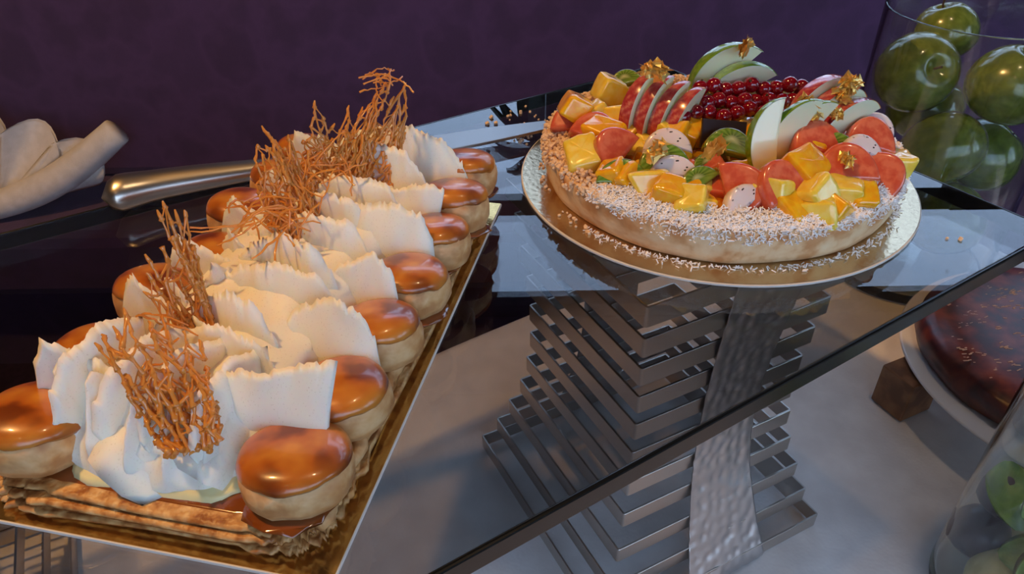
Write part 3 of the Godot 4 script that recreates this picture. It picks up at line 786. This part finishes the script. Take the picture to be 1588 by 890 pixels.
func apple_slice(parent: Node3D, at: Vector3, along: Vector3, outw: Vector3, a: float, b: float, t: float, skin: Material, flesh: Material, called: String) -> void:
	var x := along.normalized(); var y := (outw - x * outw.dot(x)).normalized()
	var bs := Basis(x, y, x.cross(y))
	var thick := func(p: Vector2): return lerpf(t * 0.35, t, clampf(p.y / b, 0, 1))
	var o := obj(called, slab(d_shape(a, b, 24), thick, 0.0006), flesh, parent, at - y * b * 0.5, bs)
	var g := Geo.new()
	g.grid(26, 6, false, false, func(u: float, w: float):
		var th := lerpf(-0.03, PI + 0.03, u)
		var hz := lerpf(t * 0.35, t, clampf(sin(th), 0, 1)) * 0.5
		var k := (w - 0.5) * 2.0
		var out := 1.0 + 0.012 * (1.0 - k * k) + 0.006
		return Vector3(cos(th) * a * out, sin(th) * b * out, k * hz * 1.04))
	obj("skin", g.mesh(false, false), skin, o)

func gold_flake(parent: Node3D, at: Vector3, s: float, sd: float, tall := 1.0) -> void:
	var g := Geo.new()
	g.grid(11, 11, false, false, func(u: float, w: float):
		var p := Vector3((u - 0.5) * s, 0, (w - 0.5) * s * 0.8)
		p += Vector3(nz.get_noise_2d(u * 330 + sd, w * 330), nz.get_noise_2d(u * 330, w * 330 + sd) * 1.2 * tall, nz.get_noise_2d(u * 330 - sd, w * 330 + 50.0)) * s * 0.75
		return p)
	obj("gold_leaf", g.mesh(true, false), mat.gold, parent, at, Basis(Vector3(sin(sd), 0.3, cos(sd)).normalized(), sd))

func fruit_tart() -> void:
	var org := Vector3(0.1479, GY, -0.4874)
	var bd := thing("tart_board", "round gold and silver card under the fruit tart", "board", org)
	obj("card", lathe([Vector2(0.0, 0.0002), Vector2(0.1393, 0.0002), Vector2(0.14, 0.0006), Vector2(0.14, 0.0018), Vector2(0.1396, 0.0022), Vector2(0.0, 0.0022)], 96), mat.card_edge, bd)
	obj("silver_foil", lathe([Vector2(0.0, 0.0022), Vector2(0.1388, 0.0022), Vector2(0.139, 0.0025), Vector2(0.0, 0.0026)], 96), mat.silver_card, bd)
	var t := thing("fruit_tart", "round tart heaped with glazed fruit dice, apple slices and redcurrants", "tart", org + Vector3(0, 0.0026, 0))
	# shell
	var prof := [Vector2(0.0, 0.0), Vector2(0.116, 0.0), Vector2(0.1195, 0.0012), Vector2(0.1215, 0.006), Vector2(0.1232, 0.013), Vector2(0.124, 0.020), Vector2(0.1236, 0.0245), Vector2(0.1215, 0.0268), Vector2(0.118, 0.0268), Vector2(0.1155, 0.0245), Vector2(0.114, 0.019), Vector2(0.113, 0.014), Vector2(0.0, 0.012)]
	obj("pastry_shell", lathe(prof, 140, 0.018), mat.crust, t)
	# glazed filling under the fruit
	var g := Geo.new()
	g.grid(72, 14, true, false, func(a: float, q: float):
		var th := a * TAU; var r := 0.1145 * (1.0 - q)
		return Vector3(cos(th) * r, 0.0215 + 0.010 * (1.0 - pow(r / 0.1145, 2.0)) + 0.004 * nz.get_noise_2d(cos(th) * r * 2600.0, sin(th) * r * 2600.0), sin(th) * r))
	obj("fruit_bed", g.mesh(false, false), mat.bed, t)
	var r := RandomNumberGenerator.new(); r.seed = 77
	var y0 := -0.0026
	var mango := [[-0.1009, 0.05, -0.0113, 0.022, 0], [-0.0734, 0.048, -0.0498, 0.02, 1], [-0.0988, 0.033, 0.0367, 0.026, 1], [-0.0822, 0.04, 0.019, 0.024, 0], [-0.074, 0.036, 0.0655, 0.018, 0], [-0.0827, 0.036, 0.0634, 0.016, 0], [-0.0516, 0.036, 0.089, 0.02, 0], [-0.0397, 0.034, 0.0977, 0.022, 1], [-0.0354, 0.042, 0.0219, 0.019, 0], [-0.0257, 0.042, 0.0171, 0.018, 0], [-0.0399, 0.039, 0.0413, 0.018, 0], [0.0335, 0.044, 0.0758, 0.024, 0], [0.0114, 0.04, 0.0966, 0.018, 1], [0.0335, 0.037, 0.0960, 0.022, 1], [0.0532, 0.035, 0.0911, 0.022, 1], [0.0645, 0.032, 0.0880, 0.021, 0], [0.0186, 0.03, 0.1048, 0.02, 0], [0.0345, 0.03, 0.1060, 0.02, 1], [0.0466, 0.03, 0.1030, 0.02, 0], [0.0096, 0.04, 0.0826, 0.02, 0], [0.0017, 0.038, 0.0869, 0.018, 1], [0.1, 0.031, 0.0520, 0.024, 1], [0.0902, 0.033, 0.0638, 0.02, 1], [0.0426, 0.044, 0.0544, 0.018, 0], [-0.0598, 0.034, 0.0751, 0.02, 1], [-0.0616, 0.036, 0.0597, 0.015, 0], [-0.0843, 0.038, -0.0242, 0.02, 1], [-0.0686, 0.038, -0.0178, 0.02, 1], [-0.0176, 0.038, 0.0169, 0.017, 0]]
	for q in mango: chunk(t, "mango_dice", mat.mango_pale if q[4] == 1 else mat.mango, Vector3(q[0], q[1] + y0, q[2]), q[3], r)
	var papaya := [[-0.1034, 0.041, -0.004, 0.030, 0.2], [-0.0926, 0.04, 0.0135, 0.032, -0.5], [-0.0732, 0.043, 0.0428, 0.032, 0.6], [-0.0175, 0.040, 0.0884, 0.036, -1.2], [0.0187, 0.041, 0.0960, 0.034, 0.3], [0.058, 0.043, 0.0838, 0.036, 0.2], [0.0770, 0.036, 0.0720, 0.034, -0.7], [0.0489, 0.05, 0.0597, 0.034, 0.3], [0.0833, 0.048, 0.049, 0.032, -0.3]]
	for q in papaya:
		var tk: float = q[3] * 0.40
		obj("papaya_slice", slab(d_shape(q[3] * 0.52, q[3] * 0.72, 22, 0.0), func(_p): return tk, tk * 0.2), mat.papaya, t, Vector3(q[0], q[1] + y0 - 0.006, q[2]), facing(Vector3(r.randf_range(-0.35, 0.35), 0.75, 0.7), q[4]))
	var dragon := [[-0.0459, 0.043, 0.0484, 0.032, 0.2], [-0.0455, 0.035, 0.074, 0.034, 0.1], [-0.0045, 0.031, 0.1020, 0.032, 0.5], [0.0719, 0.046, 0.0659, 0.030, -0.2], [0.0937, 0.048, 0.0305, 0.026, -0.6], [0.0524, 0.036, 0.0764, 0.018, 0.2]]
	for q in dragon:
		var tk: float = q[3] * 0.3
		obj("dragon_fruit_slice", slab(d_shape(q[3] * 0.5, q[3] * 0.56, 16, 0.2), func(_p): return tk, tk * 0.25), mat.dragon, t, Vector3(q[0], q[1] + y0 - 0.002, q[2]), facing(Vector3(r.randf_range(-0.3, 0.3), 0.7, 0.75), q[4]))
	var kiwi := [[-0.0772, 0.032, 0.0708, 0.034, -0.1], [-0.0497, 0.038, 0.0613, 0.034, 0.2], [-0.0282, 0.034, 0.0786, 0.028, 0.6], [-0.0069, 0.042, 0.0486, 0.034, -0.3], [0.0563, 0.046, 0.0609, 0.030, 0.5], [-0.0202, 0.035, 0.0563, 0.022, 0.1], [-0.0562, 0.043, -0.0716, 0.026, 0.4], [-0.101, 0.034, -0.0113, 0.02, 0.2]]
	for q in kiwi:
		var tk: float = q[3] * 0.28
		var rad: float = q[3] * 0.5
		var colf := func(ring: float, p: Vector2):
			var an := atan2(p.y, p.x)
			var ray := 0.5 + 0.5 * sin(an * 22.0)
			if ring > 1.05: return lin(108, 124, 40)
			if ring < 0.2: return lin(206, 212, 150)
			if ring < 0.5: return lin(20, 26, 10).lerp(lin(128, 156, 56), 0.35 + 0.65 * ray)
			return lin(92, 132, 36).lerp(lin(134, 166, 66), ray)
		obj("kiwi_slice", slab(d_shape(rad, rad * 1.05, 46, 0.05), func(_p): return tk, tk * 0.2, colf), mat.tinted, t, Vector3(q[0], q[1] + y0 - 0.0015, q[2]), facing(Vector3(r.randf_range(-0.3, 0.3), 0.7, 0.75), q[4]))
	# fruit further back, glimpsed between the apple fans
	for k in 34:
		var a := r.randf_range(0.0, TAU); var rr := 0.102 * sqrt(r.randf())
		var p := Vector3(cos(a) * rr, 0, sin(a) * rr)
		if p.z > 0.045: continue
		p.y = 0.030 + 0.007 * (1.0 - pow(rr / 0.11, 2.0))
		var pick := r.randi_range(0, 3)
		chunk(t, ["mango_dice", "mango_dice", "papaya_dice", "mango_dice"][pick], [mat.mango, mat.mango_pale, mat.papaya, mat.mango_pale][pick], p, r.randf_range(0.015, 0.02), r)
	for k in 46:
		var a := r.randf_range(-1.5, 1.5); var rr := r.randf_range(0.05, 0.101)
		var pick := r.randi_range(0, 4)
		chunk(t, "papaya_dice" if pick == 4 else "mango_dice", [mat.mango, mat.mango_pale, mat.mango, mat.mango_pale, mat.papaya][pick], Vector3(sin(a) * rr, 0.0265 + 0.005 * (1.0 - rr / 0.1), cos(a) * rr), r.randf_range(0.015, 0.020), r)
	# red apple fan on the left: skins towards the viewer
	for k in 4:
		var outw := Vector3(-0.72, 0.25, 0.68); var alongv := Vector3(0.24 + 0.04 * k, 1.0, -0.2)
		var nrm := alongv.cross(outw).normalized()
		apple_slice(t, Vector3(-0.0600, 0.0500, 0.0) + nrm * 0.0095 * k - outw * 0.0046 * k, alongv, outw, 0.0270, 0.024, 0.0088, mat.red_skin, mat.flesh, "red_apple_slice")
	# green apple fan at the back
	apple_slice(t, Vector3(0.000, 0.063, -0.030), Vector3(0.62, 0.85, 0.0), Vector3(-0.8, 0.62, 0.1), 0.031, 0.030, 0.010, mat.green_skin, mat.flesh, "green_apple_slice")
	apple_slice(t, Vector3(0.010, 0.057, -0.022), Vector3(0.75, 0.62, 0.05), Vector3(-0.6, 0.75, 0.1), 0.029, 0.026, 0.009, mat.green_skin, mat.flesh, "green_apple_slice")
	apple_slice(t, Vector3(0.030, 0.046, -0.030), Vector3(1.0, 0.06, 0.05), Vector3(-0.1, 0.9, -0.1), 0.030, 0.018, 0.009, mat.green_skin, mat.flesh, "green_apple_slice")
	apple_slice(t, Vector3(0.056, 0.043, -0.042), Vector3(1.0, -0.08, 0.1), Vector3(0.0, 0.9, -0.15), 0.030, 0.018, 0.009, mat.green_skin, mat.flesh, "green_apple_slice")
	# green apple slices in front, cut faces up
	apple_slice(t, Vector3(0.0385, 0.052, 0.046), Vector3(0.5, 0.9, -0.1), Vector3(-0.85, 0.5, 0.1), 0.026, 0.020, 0.007, mat.green_skin, mat.flesh, "green_apple_slice")
	apple_slice(t, Vector3(0.0275, 0.053, 0.052), Vector3(0.35, 0.92, -0.1), Vector3(-0.9, 0.38, 0.1), 0.027, 0.022, 0.007, mat.green_skin, mat.flesh, "green_apple_slice")
	apple_slice(t, Vector3(0.0115, 0.052, 0.060), Vector3(0.0, 0.95, -0.3), Vector3(-1.0, 0.05, 0.1), 0.027, 0.021, 0.008, mat.green_skin, mat.flesh, "green_apple_slice")
	# red apple fan on the right
	for k in 3:
		var q: Vector3 = Vector3(0.0560, 0.0645, 0.0180) + Vector3(0.0067, -0.0044, 0.0086) * k
		apple_slice(t, q, Vector3(0.80, 0.50, -0.30), Vector3(-0.55, 0.80, 0.10), 0.0250, 0.019, 0.0098, mat.red_skin, mat.flesh, "red_apple_slice")
	# chocolate plaque with a faint gold mark
	var cb := facing(Vector3(0.05, 0.5, 0.85), -0.12)
	var cm := Geo.new(); box_into(cm, Vector3.ZERO, Vector3(0.030, 0.019, 0.003), 0.0004)
	var ch := obj("chocolate_plaque", cm.mesh(true), mat.choc, t, Vector3(-0.006, 0.044, 0.030), cb)
	var tm := TextMesh.new(); tm.text = "Xo"; tm.font_size = 16; tm.pixel_size = 0.00034; tm.depth = 0.0002
	var fnt := SystemFont.new(); fnt.font_names = PackedStringArray(["Droid Serif"]); tm.font = fnt
	obj("lettering", tm, std(c8(128, 96, 66), 0.5), ch, Vector3(0.0075, 0.002, 0.0016))
	# redcurrants on their strings
	var bm := blob(Vector3(0.0058, 0.0058, 0.0058), 0.0, 1.0, 0.0, 18, 12)
	var berries := []
	for k in 9: berries.append(Vector3(-0.014 + k * 0.0088, 0.060 + 0.002 * sin(k * 2.0), -0.012 + 0.002 * sin(k * 3.1)))
	for k in 8: berries.append(Vector3(-0.011 + k * 0.0086, 0.0535 + 0.0015 * sin(k * 2.6), -0.003 + 0.002 * cos(k * 2.2)))
	for k in 8: berries.append(Vector3(-0.030 + k * 0.0095, 0.0495 + 0.0015 * sin(k * 1.6), 0.0095 + 0.003 * cos(k * 1.9) - 0.0005 * k))
	for k in berries.size():
		var b := obj("redcurrant", bm, mat.currant, t, berries[k], Basis(Vector3(sin(k * 3.0), 0.5, cos(k * 2.0)).normalized(), k * 1.3))
		if k % 2 == 0:
			obj("blossom_end", blob(Vector3(0.0011, 0.0008, 0.0011), 0.4, 200.0, k, 8, 5), mat.stalk, b, Vector3(0, 0.0058, 0))
	# gold leaf
	for q in [[-0.057, 0.050, 0.066, 0.012], [-0.0205, 0.051, 0.066, 0.011], [0.0135, 0.087, -0.016, 0.011], [0.0700, 0.078, 0.030, 0.011], [0.066, 0.070, 0.030, 0.010], [0.0405, 0.070, 0.042, 0.011], [0.0425, 0.064, 0.046, 0.009], [0.054, 0.052, 0.084, 0.008], [-0.0505, 0.081, 0.010, 0.011], [-0.056, 0.080, 0.006, 0.008], [0.060, 0.063, 0.042, 0.008]]:
		gold_flake(t, Vector3(q[0], q[1], q[2]), q[3], q[0] * 300.0 + q[2] * 100.0)
	# grated coconut on the front of the rim, biscuit crumb on the left and back
	var shred := Geo.new(); box_into(shred, Vector3.ZERO, Vector3(0.0028, 0.0005, 0.0006))
	scatter(t, "grated_coconut", shred.mesh(true), mat.coconut, 12000, 78, deg_to_rad(-54), deg_to_rad(92), 0.0)
	var bit := Geo.new(); box_into(bit, Vector3.ZERO, Vector3(0.0024, 0.0017, 0.0019), 0.0004)
	scatter(t, "biscuit_crumb", bit.mesh(true), mat.crumb, 3000, 79, deg_to_rad(75), deg_to_rad(312), 1.0)

func scatter(parent: Node3D, called: String, m: Mesh, material: Material, n: int, sd: int, a0: float, a1: float, kind: float) -> void:
	var r := RandomNumberGenerator.new(); r.seed = sd
	var mm := MultiMesh.new(); mm.transform_format = MultiMesh.TRANSFORM_3D; mm.mesh = m; mm.instance_count = n
	for k in n:
		var a := lerpf(a0, a1, r.randf())
		var edge := 0.1065 + 0.0035 * nz.get_noise_1d(a * 160.0 + kind * 300.0)
		var out := 0.1235 + 0.0015 * nz.get_noise_1d(a * 240.0 + 700.0)
		var q := r.randf()
		var rad := lerpf(edge, out, q)
		var y := 0.0272 + r.randf() * 0.0045 * sin(PI * clampf(q * 0.9 + 0.1, 0, 1)) + 0.0015 * nz.get_noise_1d(a * 500.0)
		if q < 0.3: y += (0.3 - q) * 0.018 * r.randf()
		if r.randf() < 0.10:
			rad = 0.1240 + r.randf() * 0.0012; y = 0.0272 - pow(r.randf(), 1.6) * 0.014 * (0.6 + 0.8 * nz.get_noise_1d(a * 200.0))
		elif r.randf() < 0.035:
			rad = 0.1225 + absf(r.randfn()) * 0.003; y = 0.0008
		var bs := Basis(Vector3(r.randf_range(-1, 1), r.randf_range(-1, 1), r.randf_range(-1, 1)).normalized(), r.randf() * TAU).scaled(Vector3.ONE * r.randf_range(0.6, 1.25))
		mm.set_instance_transform(k, Transform3D(bs, Vector3(sin(a) * rad, y, cos(a) * rad)))
	var o := MultiMeshInstance3D.new(); o.name = called; o.multimesh = mm; o.material_override = material
	o.set_meta("kind", "stuff")
	parent.add_child(o, true)

# ------------------------------------------------------------------ knife
func knife() -> void:
	var a := Vector3(-0.2790, GY, -0.4510); var b := Vector3(0.0380, GY, -0.5640)
	var d := b - a
	var t := thing("cake_knife", "silver handled cake knife lying on the glass behind the cakes", "knife", a, atan2(-d.z, d.x))
	var g := Geo.new()
	var n := 26; var seg := 16
	g.grid(n, seg, false, true, func(s: float, w: float):
		var x := s * 0.150
		var fat := 0.0135 * (0.72 + 0.28 * cos(s * 2.6)) + 0.002 * exp(-pow((s - 0.08) / 0.09, 2.0))
		fat *= sqrt(clampf(s * 16.0, 0.0, 1.0)) * sqrt(clampf((1.0 - s) * 20.0 + 0.25, 0.0, 1.0))
		var an := w * TAU
		var bend := 0.011 * exp(-s * 6.5)
		return Vector3(x, 0.0150 - 0.004 * s + sin(an) * fat * 0.78, bend + cos(an) * fat))
	obj("handle", g.mesh(false, true), mat.silver, t)
	obj("bolster", blob(Vector3(0.008, 0.0072, 0.0125), 0.0, 1.0, 0.0, 20, 12, 0.8), mat.silver, t, Vector3(0.150, 0.0105, 0))
	var ol := PackedVector2Array()
	for k in 13: ol.append(Vector2(0.150 + 0.180 * k / 12.0, -0.0150 + (0.006 * pow(k / 12.0, 4.0))))
	for k in 13: ol.append(Vector2(0.331 - 0.181 * k / 12.0, 0.0150 - 0.010 * pow(1.0 - k / 12.0, 3.0)))
	var bl := slab(ol, func(_p): return 0.0024, 0.0004)
	obj("blade", bl, mat.blade, t, Vector3(0, 0.0085, 0), Basis(Vector3.RIGHT, PI / 2))

# ------------------------------------------------------------------ glass cylinders
func cylinder_jar(called: String, label: String, at: Vector3, r: float, hgt: float) -> void:
	var w := 0.0038
	var prof := [Vector2(0.0, 0.0), Vector2(r - 0.003, 0.0), Vector2(r, 0.003), Vector2(r, hgt - 0.0012), Vector2(r - w * 0.5, hgt), Vector2(r - w, hgt - 0.0012), Vector2(r - w, 0.015), Vector2(r - w - 0.003, 0.012), Vector2(0.0, 0.012)]
	var o := obj(called, lathe(prof, 96), mat.clear, null, at)
	tag(o, label, "jar")

func apple_mesh(r: float) -> ArrayMesh:
	var prof := []
	for k in 29:
		var t := PI * k / 28.0
		var rad := sin(t) * (1.0 + 0.06 * cos(t))
		var y := -cos(t) * 0.93
		if k > 18: y -= 0.30 * exp(-pow(rad / 0.26, 2.0))
		if k < 8: y += 0.16 * exp(-pow(rad / 0.22, 2.0))
		prof.append(Vector2(rad * r, y * r))
	return lathe(prof, 36, 0.02)

func jar_of_apples() -> void:
	var e := Vector3(0.5344, 0, -0.8453); var s := Vector3(0.8453, 0, 0.5344)
	var c := e * 1.0
	cylinder_jar("glass_jar", "tall clear glass cylinder filled with green apples behind the fruit tart", Vector3(c.x, TY + 0.0008, c.z), 0.105, GY + 0.0140 - TY)
	var am := apple_mesh(0.0465); var am_small := apple_mesh(0.0375)
	var spots := [
		[-0.0485, -0.0235, -0.058, "large green apple with its stem hollow towards the viewer, at the left of the jar", Vector3(0.1, 0.45, 0.9)],
		[0.0475, -0.0145, -0.0575, "green apple against the right wall of the glass jar", Vector3(0.2, 1.0, 0.2)],
		[-0.037, 0.0500, -0.0280, "green apple half hidden behind the left apple, topmost in the jar", Vector3(-0.3, 1.0, -0.2)],
		[0.003, -0.0535, -0.1305, "green apple below the two front apples, above the shelf edge in the jar", Vector3(-0.3, 0.6, -0.6)],
		[-0.0312, 0.044, -0.121, "green apple in the second layer of the jar, at its left rear", Vector3(0.3, 1.0, 0.1)],
		[0.0492, 0.0223, -0.158, "green apple in the second layer of the jar, at its right rear", Vector3(0.5, 0.7, 0.1)],
		[0.0328, -0.0429, -0.221, "green apple low in the jar, on its right", Vector3(-0.2, 1.0, 0.3)],
		[0, 0.0535, -0.229, "green apple low in the jar, at its rear", Vector3(0.1, 1.0, -0.3)],
		[-0.0433, -0.0188, -0.265, "green apple at the bottom front of the jar", Vector3(0.1, 1.0, 0.3)]]
	for q in spots:
		var y: Vector3 = q[4].normalized(); var x := y.cross(Vector3(0.3, 0.1, 0.9)).normalized()
		var p: Vector3 = c + s * q[0] + e * q[1] + Vector3(0, GY + q[2], 0)
		var o := obj("green_apple", am_small if q[1] == 0.05 else am, mat.apple, null, p, Basis(x, y, x.cross(y)))
		tag(o, q[3], "apple", "green apples in the glass jar")
		var g := Geo.new(); tube_into(g, [Vector3(0, 0.024, 0), Vector3(0.001, 0.032, 0), Vector3(0.004, 0.038, 0.001)], [0.0013, 0.0012, 0.0017], 6)
		obj("stalk", g.mesh(), mat.stalk, o)

func leaf_mesh(ln: float, wd: float, cup: float) -> ArrayMesh:
	var g := Geo.new()
	g.grid(14, 12, false, true, func(s: float, w: float):
		var half := wd * pow(sin(PI * clampf(s * 0.96 + 0.02, 0, 1)), 0.7)
		var k := (1.0 - absf(w * 2.0 - 1.0) * 2.0)
		var th := 0.0012 if w < 0.5 else -0.0012
		return Vector3(k * half, cup * (k * k * half * 12.0 * 0.08 + s * s * 0.03) + th * (1.0 - k * k), s * ln))
	return g.mesh()

func vase_of_greens() -> void:
	var c := Vector3(0.436, 0, -0.335)
	cylinder_jar("glass_vase", "clear glass cylinder of green leaves at the front right corner", Vector3(c.x, TY + 0.0008, c.z), 0.088, 0.335)
	var y := TY + 0.013
	var fr := apple_mesh(0.033)
	var k := 0
	for q in [[-0.045, 0.033, 0.006, "pale green fruit at the bottom front of the glass vase"], [0.032, 0.033, 0.026, "pale green fruit at the bottom of the glass vase, on the right"], [0.014, 0.033, -0.044, "pale green fruit at the bottom rear of the glass vase"], [-0.006, 0.092, -0.012, "beige green fruit on top of the others in the glass vase"]]:
		var o := obj("pale_fruit", fr, mat.pale, null, c + Vector3(q[0], y + q[1] - 0.0025, q[2]), Basis(Vector3(0.4, 0.2, 0.8).normalized(), 0.6 * k))
		tag(o, q[3], "fruit", "pale fruit in the glass vase"); k += 1
	var spots := [[-0.056, 0.120, -0.045, 0.050, 0.019, Vector3(0.5, 0.7, 0.5), 0.3, "rounded bright green leaf nearest the white cake plate in the vase"],
		[-0.046, 0.096, -0.020, 0.052, 0.017, Vector3(0.7, 0.5, 0.3), 1.2, "crescent green leaf below the rounded leaf in the vase"],
		[-0.062, 0.060, -0.004, 0.050, 0.018, Vector3(-0.4, 0.6, 0.6), 2.2, "long green leaf against the glass in the middle of the vase"],
		[-0.058, 0.050, 0.022, 0.055, 0.020, Vector3(-0.3, 0.7, 0.5), 2.8, "broad green leaf low at the front of the vase"],
		[-0.036, 0.072, 0.022, 0.055, 0.020, Vector3(0.2, 0.8, 0.4), 0.9, "broad green leaf at the right front of the vase"],
		[-0.020, 0.128, -0.010, 0.050, 0.018, Vector3(0.1, 0.9, 0.4), -0.6, "green leaf on top in the middle of the vase"]]
	for q in spots:
		var bs := facing(Vector3(-0.6, 0.6, 0.5) + q[5] * 0.35, q[6]) * Basis(Vector3.RIGHT, PI / 2)
		var o := obj("green_leaf", leaf_mesh(q[3], q[4], 1.0), mat.leaf, null, c + Vector3(q[0], y + q[1], q[2]), bs)
		tag(o, q[7], "leaf", "green leaves in the glass vase")
	for q in [[-0.050, 0.094, -0.034, 0.021, "dark purple fig between the leaves at the left of the vase"], [-0.018, 0.098, 0.022, 0.022, "dark purple fig among the leaves at the right of the vase"], [-0.055, 0.044, -0.036, 0.022, "dark purple fig low at the left of the vase"]]:
		var o := obj("dark_fig", blob(Vector3(q[3], q[3] * 1.05, q[3]), 0.08, 60.0, q[0] * 300.0, 20, 14), mat.plum, null, c + Vector3(q[0], y + q[1], q[2]))
		tag(o, q[4], "fig", "dark figs in the glass vase")

# ------------------------------------------------------------------ plate on wooden feet with the dark glazed tart
func plate_with_glazed_tart() -> void:
	var c := Vector3(0.598, TY + 0.0008, -0.560)
	var t := thing("cake_stand", "round white plate on wooden block feet, right of the metal riser", "cake stand", c)
	obj("plate", lathe([Vector2(0.0, 0.050), Vector2(0.165, 0.050), Vector2(0.183, 0.0515), Vector2(0.185, 0.0535), Vector2(0.183, 0.0560), Vector2(0.165, 0.0560), Vector2(0.0, 0.0560)], 96), mat.porcelain, t)
	for k in 3:
		var a := deg_to_rad(176.0 + 120.0 * k)
		obj("wooden_foot", boxm(Vector3(0.044, 0.0498, 0.040), 0.002), mat.wood, t, Vector3(cos(a) * 0.180, 0.0249, -sin(a) * 0.180), Basis(Vector3.UP, a + 0.5))
	var p := thing("glazed_tart", "dark red glazed upside-down tart with pale flakes on the white plate", "tart", c + Vector3(-0.022, 0.0562, -0.002))
	obj("tart_body", lathe([Vector2(0.0, 0.0), Vector2(0.138, 0.0), Vector2(0.146, 0.004), Vector2(0.149, 0.014), Vector2(0.146, 0.026), Vector2(0.136, 0.033), Vector2(0.115, 0.036), Vector2(0.08, 0.037), Vector2(0.0, 0.037)], 96, 0.05), mat.glazed, p)
	var r := RandomNumberGenerator.new(); r.seed = 91
	var g := Geo.new()
	for k in 1800:
		var a := r.randf() * TAU; var rad := 0.135 * sqrt(r.randf())
		if nz.get_noise_2d(cos(a) * rad * 1100.0, sin(a) * rad * 2200.0) < 0.12: continue
		box_into(g, Vector3(cos(a) * rad, 0.0373 - 0.003 * pow(rad / 0.135, 4.0), sin(a) * rad), Vector3(r.randf_range(0.0015, 0.006), 0.0005, r.randf_range(0.0006, 0.0014)), 0.0, Basis(Vector3.UP, r.randf_range(-0.3, 0.5)) * Basis(Vector3.RIGHT, r.randf_range(-0.2, 0.2)))
	var fl := obj("pale_flakes", g.mesh(true, false), std(c8(176, 146, 126), 0.7), p)
	fl.set_meta("kind", "stuff")

# ------------------------------------------------------------------ folded white cloth on the bench
func napkin() -> void:
	var t := thing("folded_napkin", "white napkin folded into a fan on the purple bench, far left", "napkin", Vector3(-1.085, 0.4505, -1.575), deg_to_rad(12))
	var g := Geo.new(); var pts := []; var rad := []
	for k in 14:
		var s := k / 13.0
		pts.append(Vector3(-0.15 + 0.34 * s, 0.030 + 0.150 * s - 0.03 * sin(PI * s), 0.06 - 0.02 * s)); rad.append(0.030 + 0.006 * sin(s * 3.0))
	tube_into(g, pts, rad, 16)
	obj("rolled_edge", g.mesh(), mat.linen, t)
	for k in 3:
		var f := Geo.new(); var ang: float = [0.5, 0.95, 1.5][k]; var ln: float = [0.30, 0.27, 0.26][k]; var z: float = [0.03, 0.0, -0.035][k]
		f.grid(18, 20, false, true, func(s: float, w: float):
			var kk := w * 2.0 if w < 0.5 else (1.0 - w) * 2.0
			var th := 0.006 if w < 0.5 else -0.006
			var a := ang + (kk - 0.5) * 0.62
			var rr := ln * s * (1.0 - 0.18 * pow(kk * 2.0 - 1.0, 2.0))
			return Vector3(-0.13 + cos(a) * rr, 0.012 + sin(a) * rr * 0.82, z + th + 0.026 * sin(kk * PI * 2.0 + k) * s))
		obj("fold", f.mesh(), mat.linen, t)

# ------------------------------------------------------------------ crumbs on the glass
func small_bits() -> void:
	var r := RandomNumberGenerator.new(); r.seed = 99
	var g := Geo.new()
	for q in [[-0.001, -0.590, 12, 0.014], [0.018, -0.612, 10, 0.02], [0.285, -0.395, 3, 0.006], [0.012, -0.556, 14, 0.008]]:
		for k in q[2]:
			var s := r.randf_range(0.0008, 0.0024)
			box_into(g, Vector3(q[0] + r.randfn() * q[3], GY + s * 0.4, q[1] + r.randfn() * q[3] * 0.6), Vector3(s * 1.4, s, s * 1.1), s * 0.2, Basis(Vector3(r.randf(), r.randf(), r.randf()).normalized(), r.randf() * 3.0))
	var o := obj("pastry_crumbs", g.mesh(true, false), mat.crumb, null)
	tag(o, "loose pastry crumbs on the glass beside the fruit tart", "crumbs", "", "stuff")
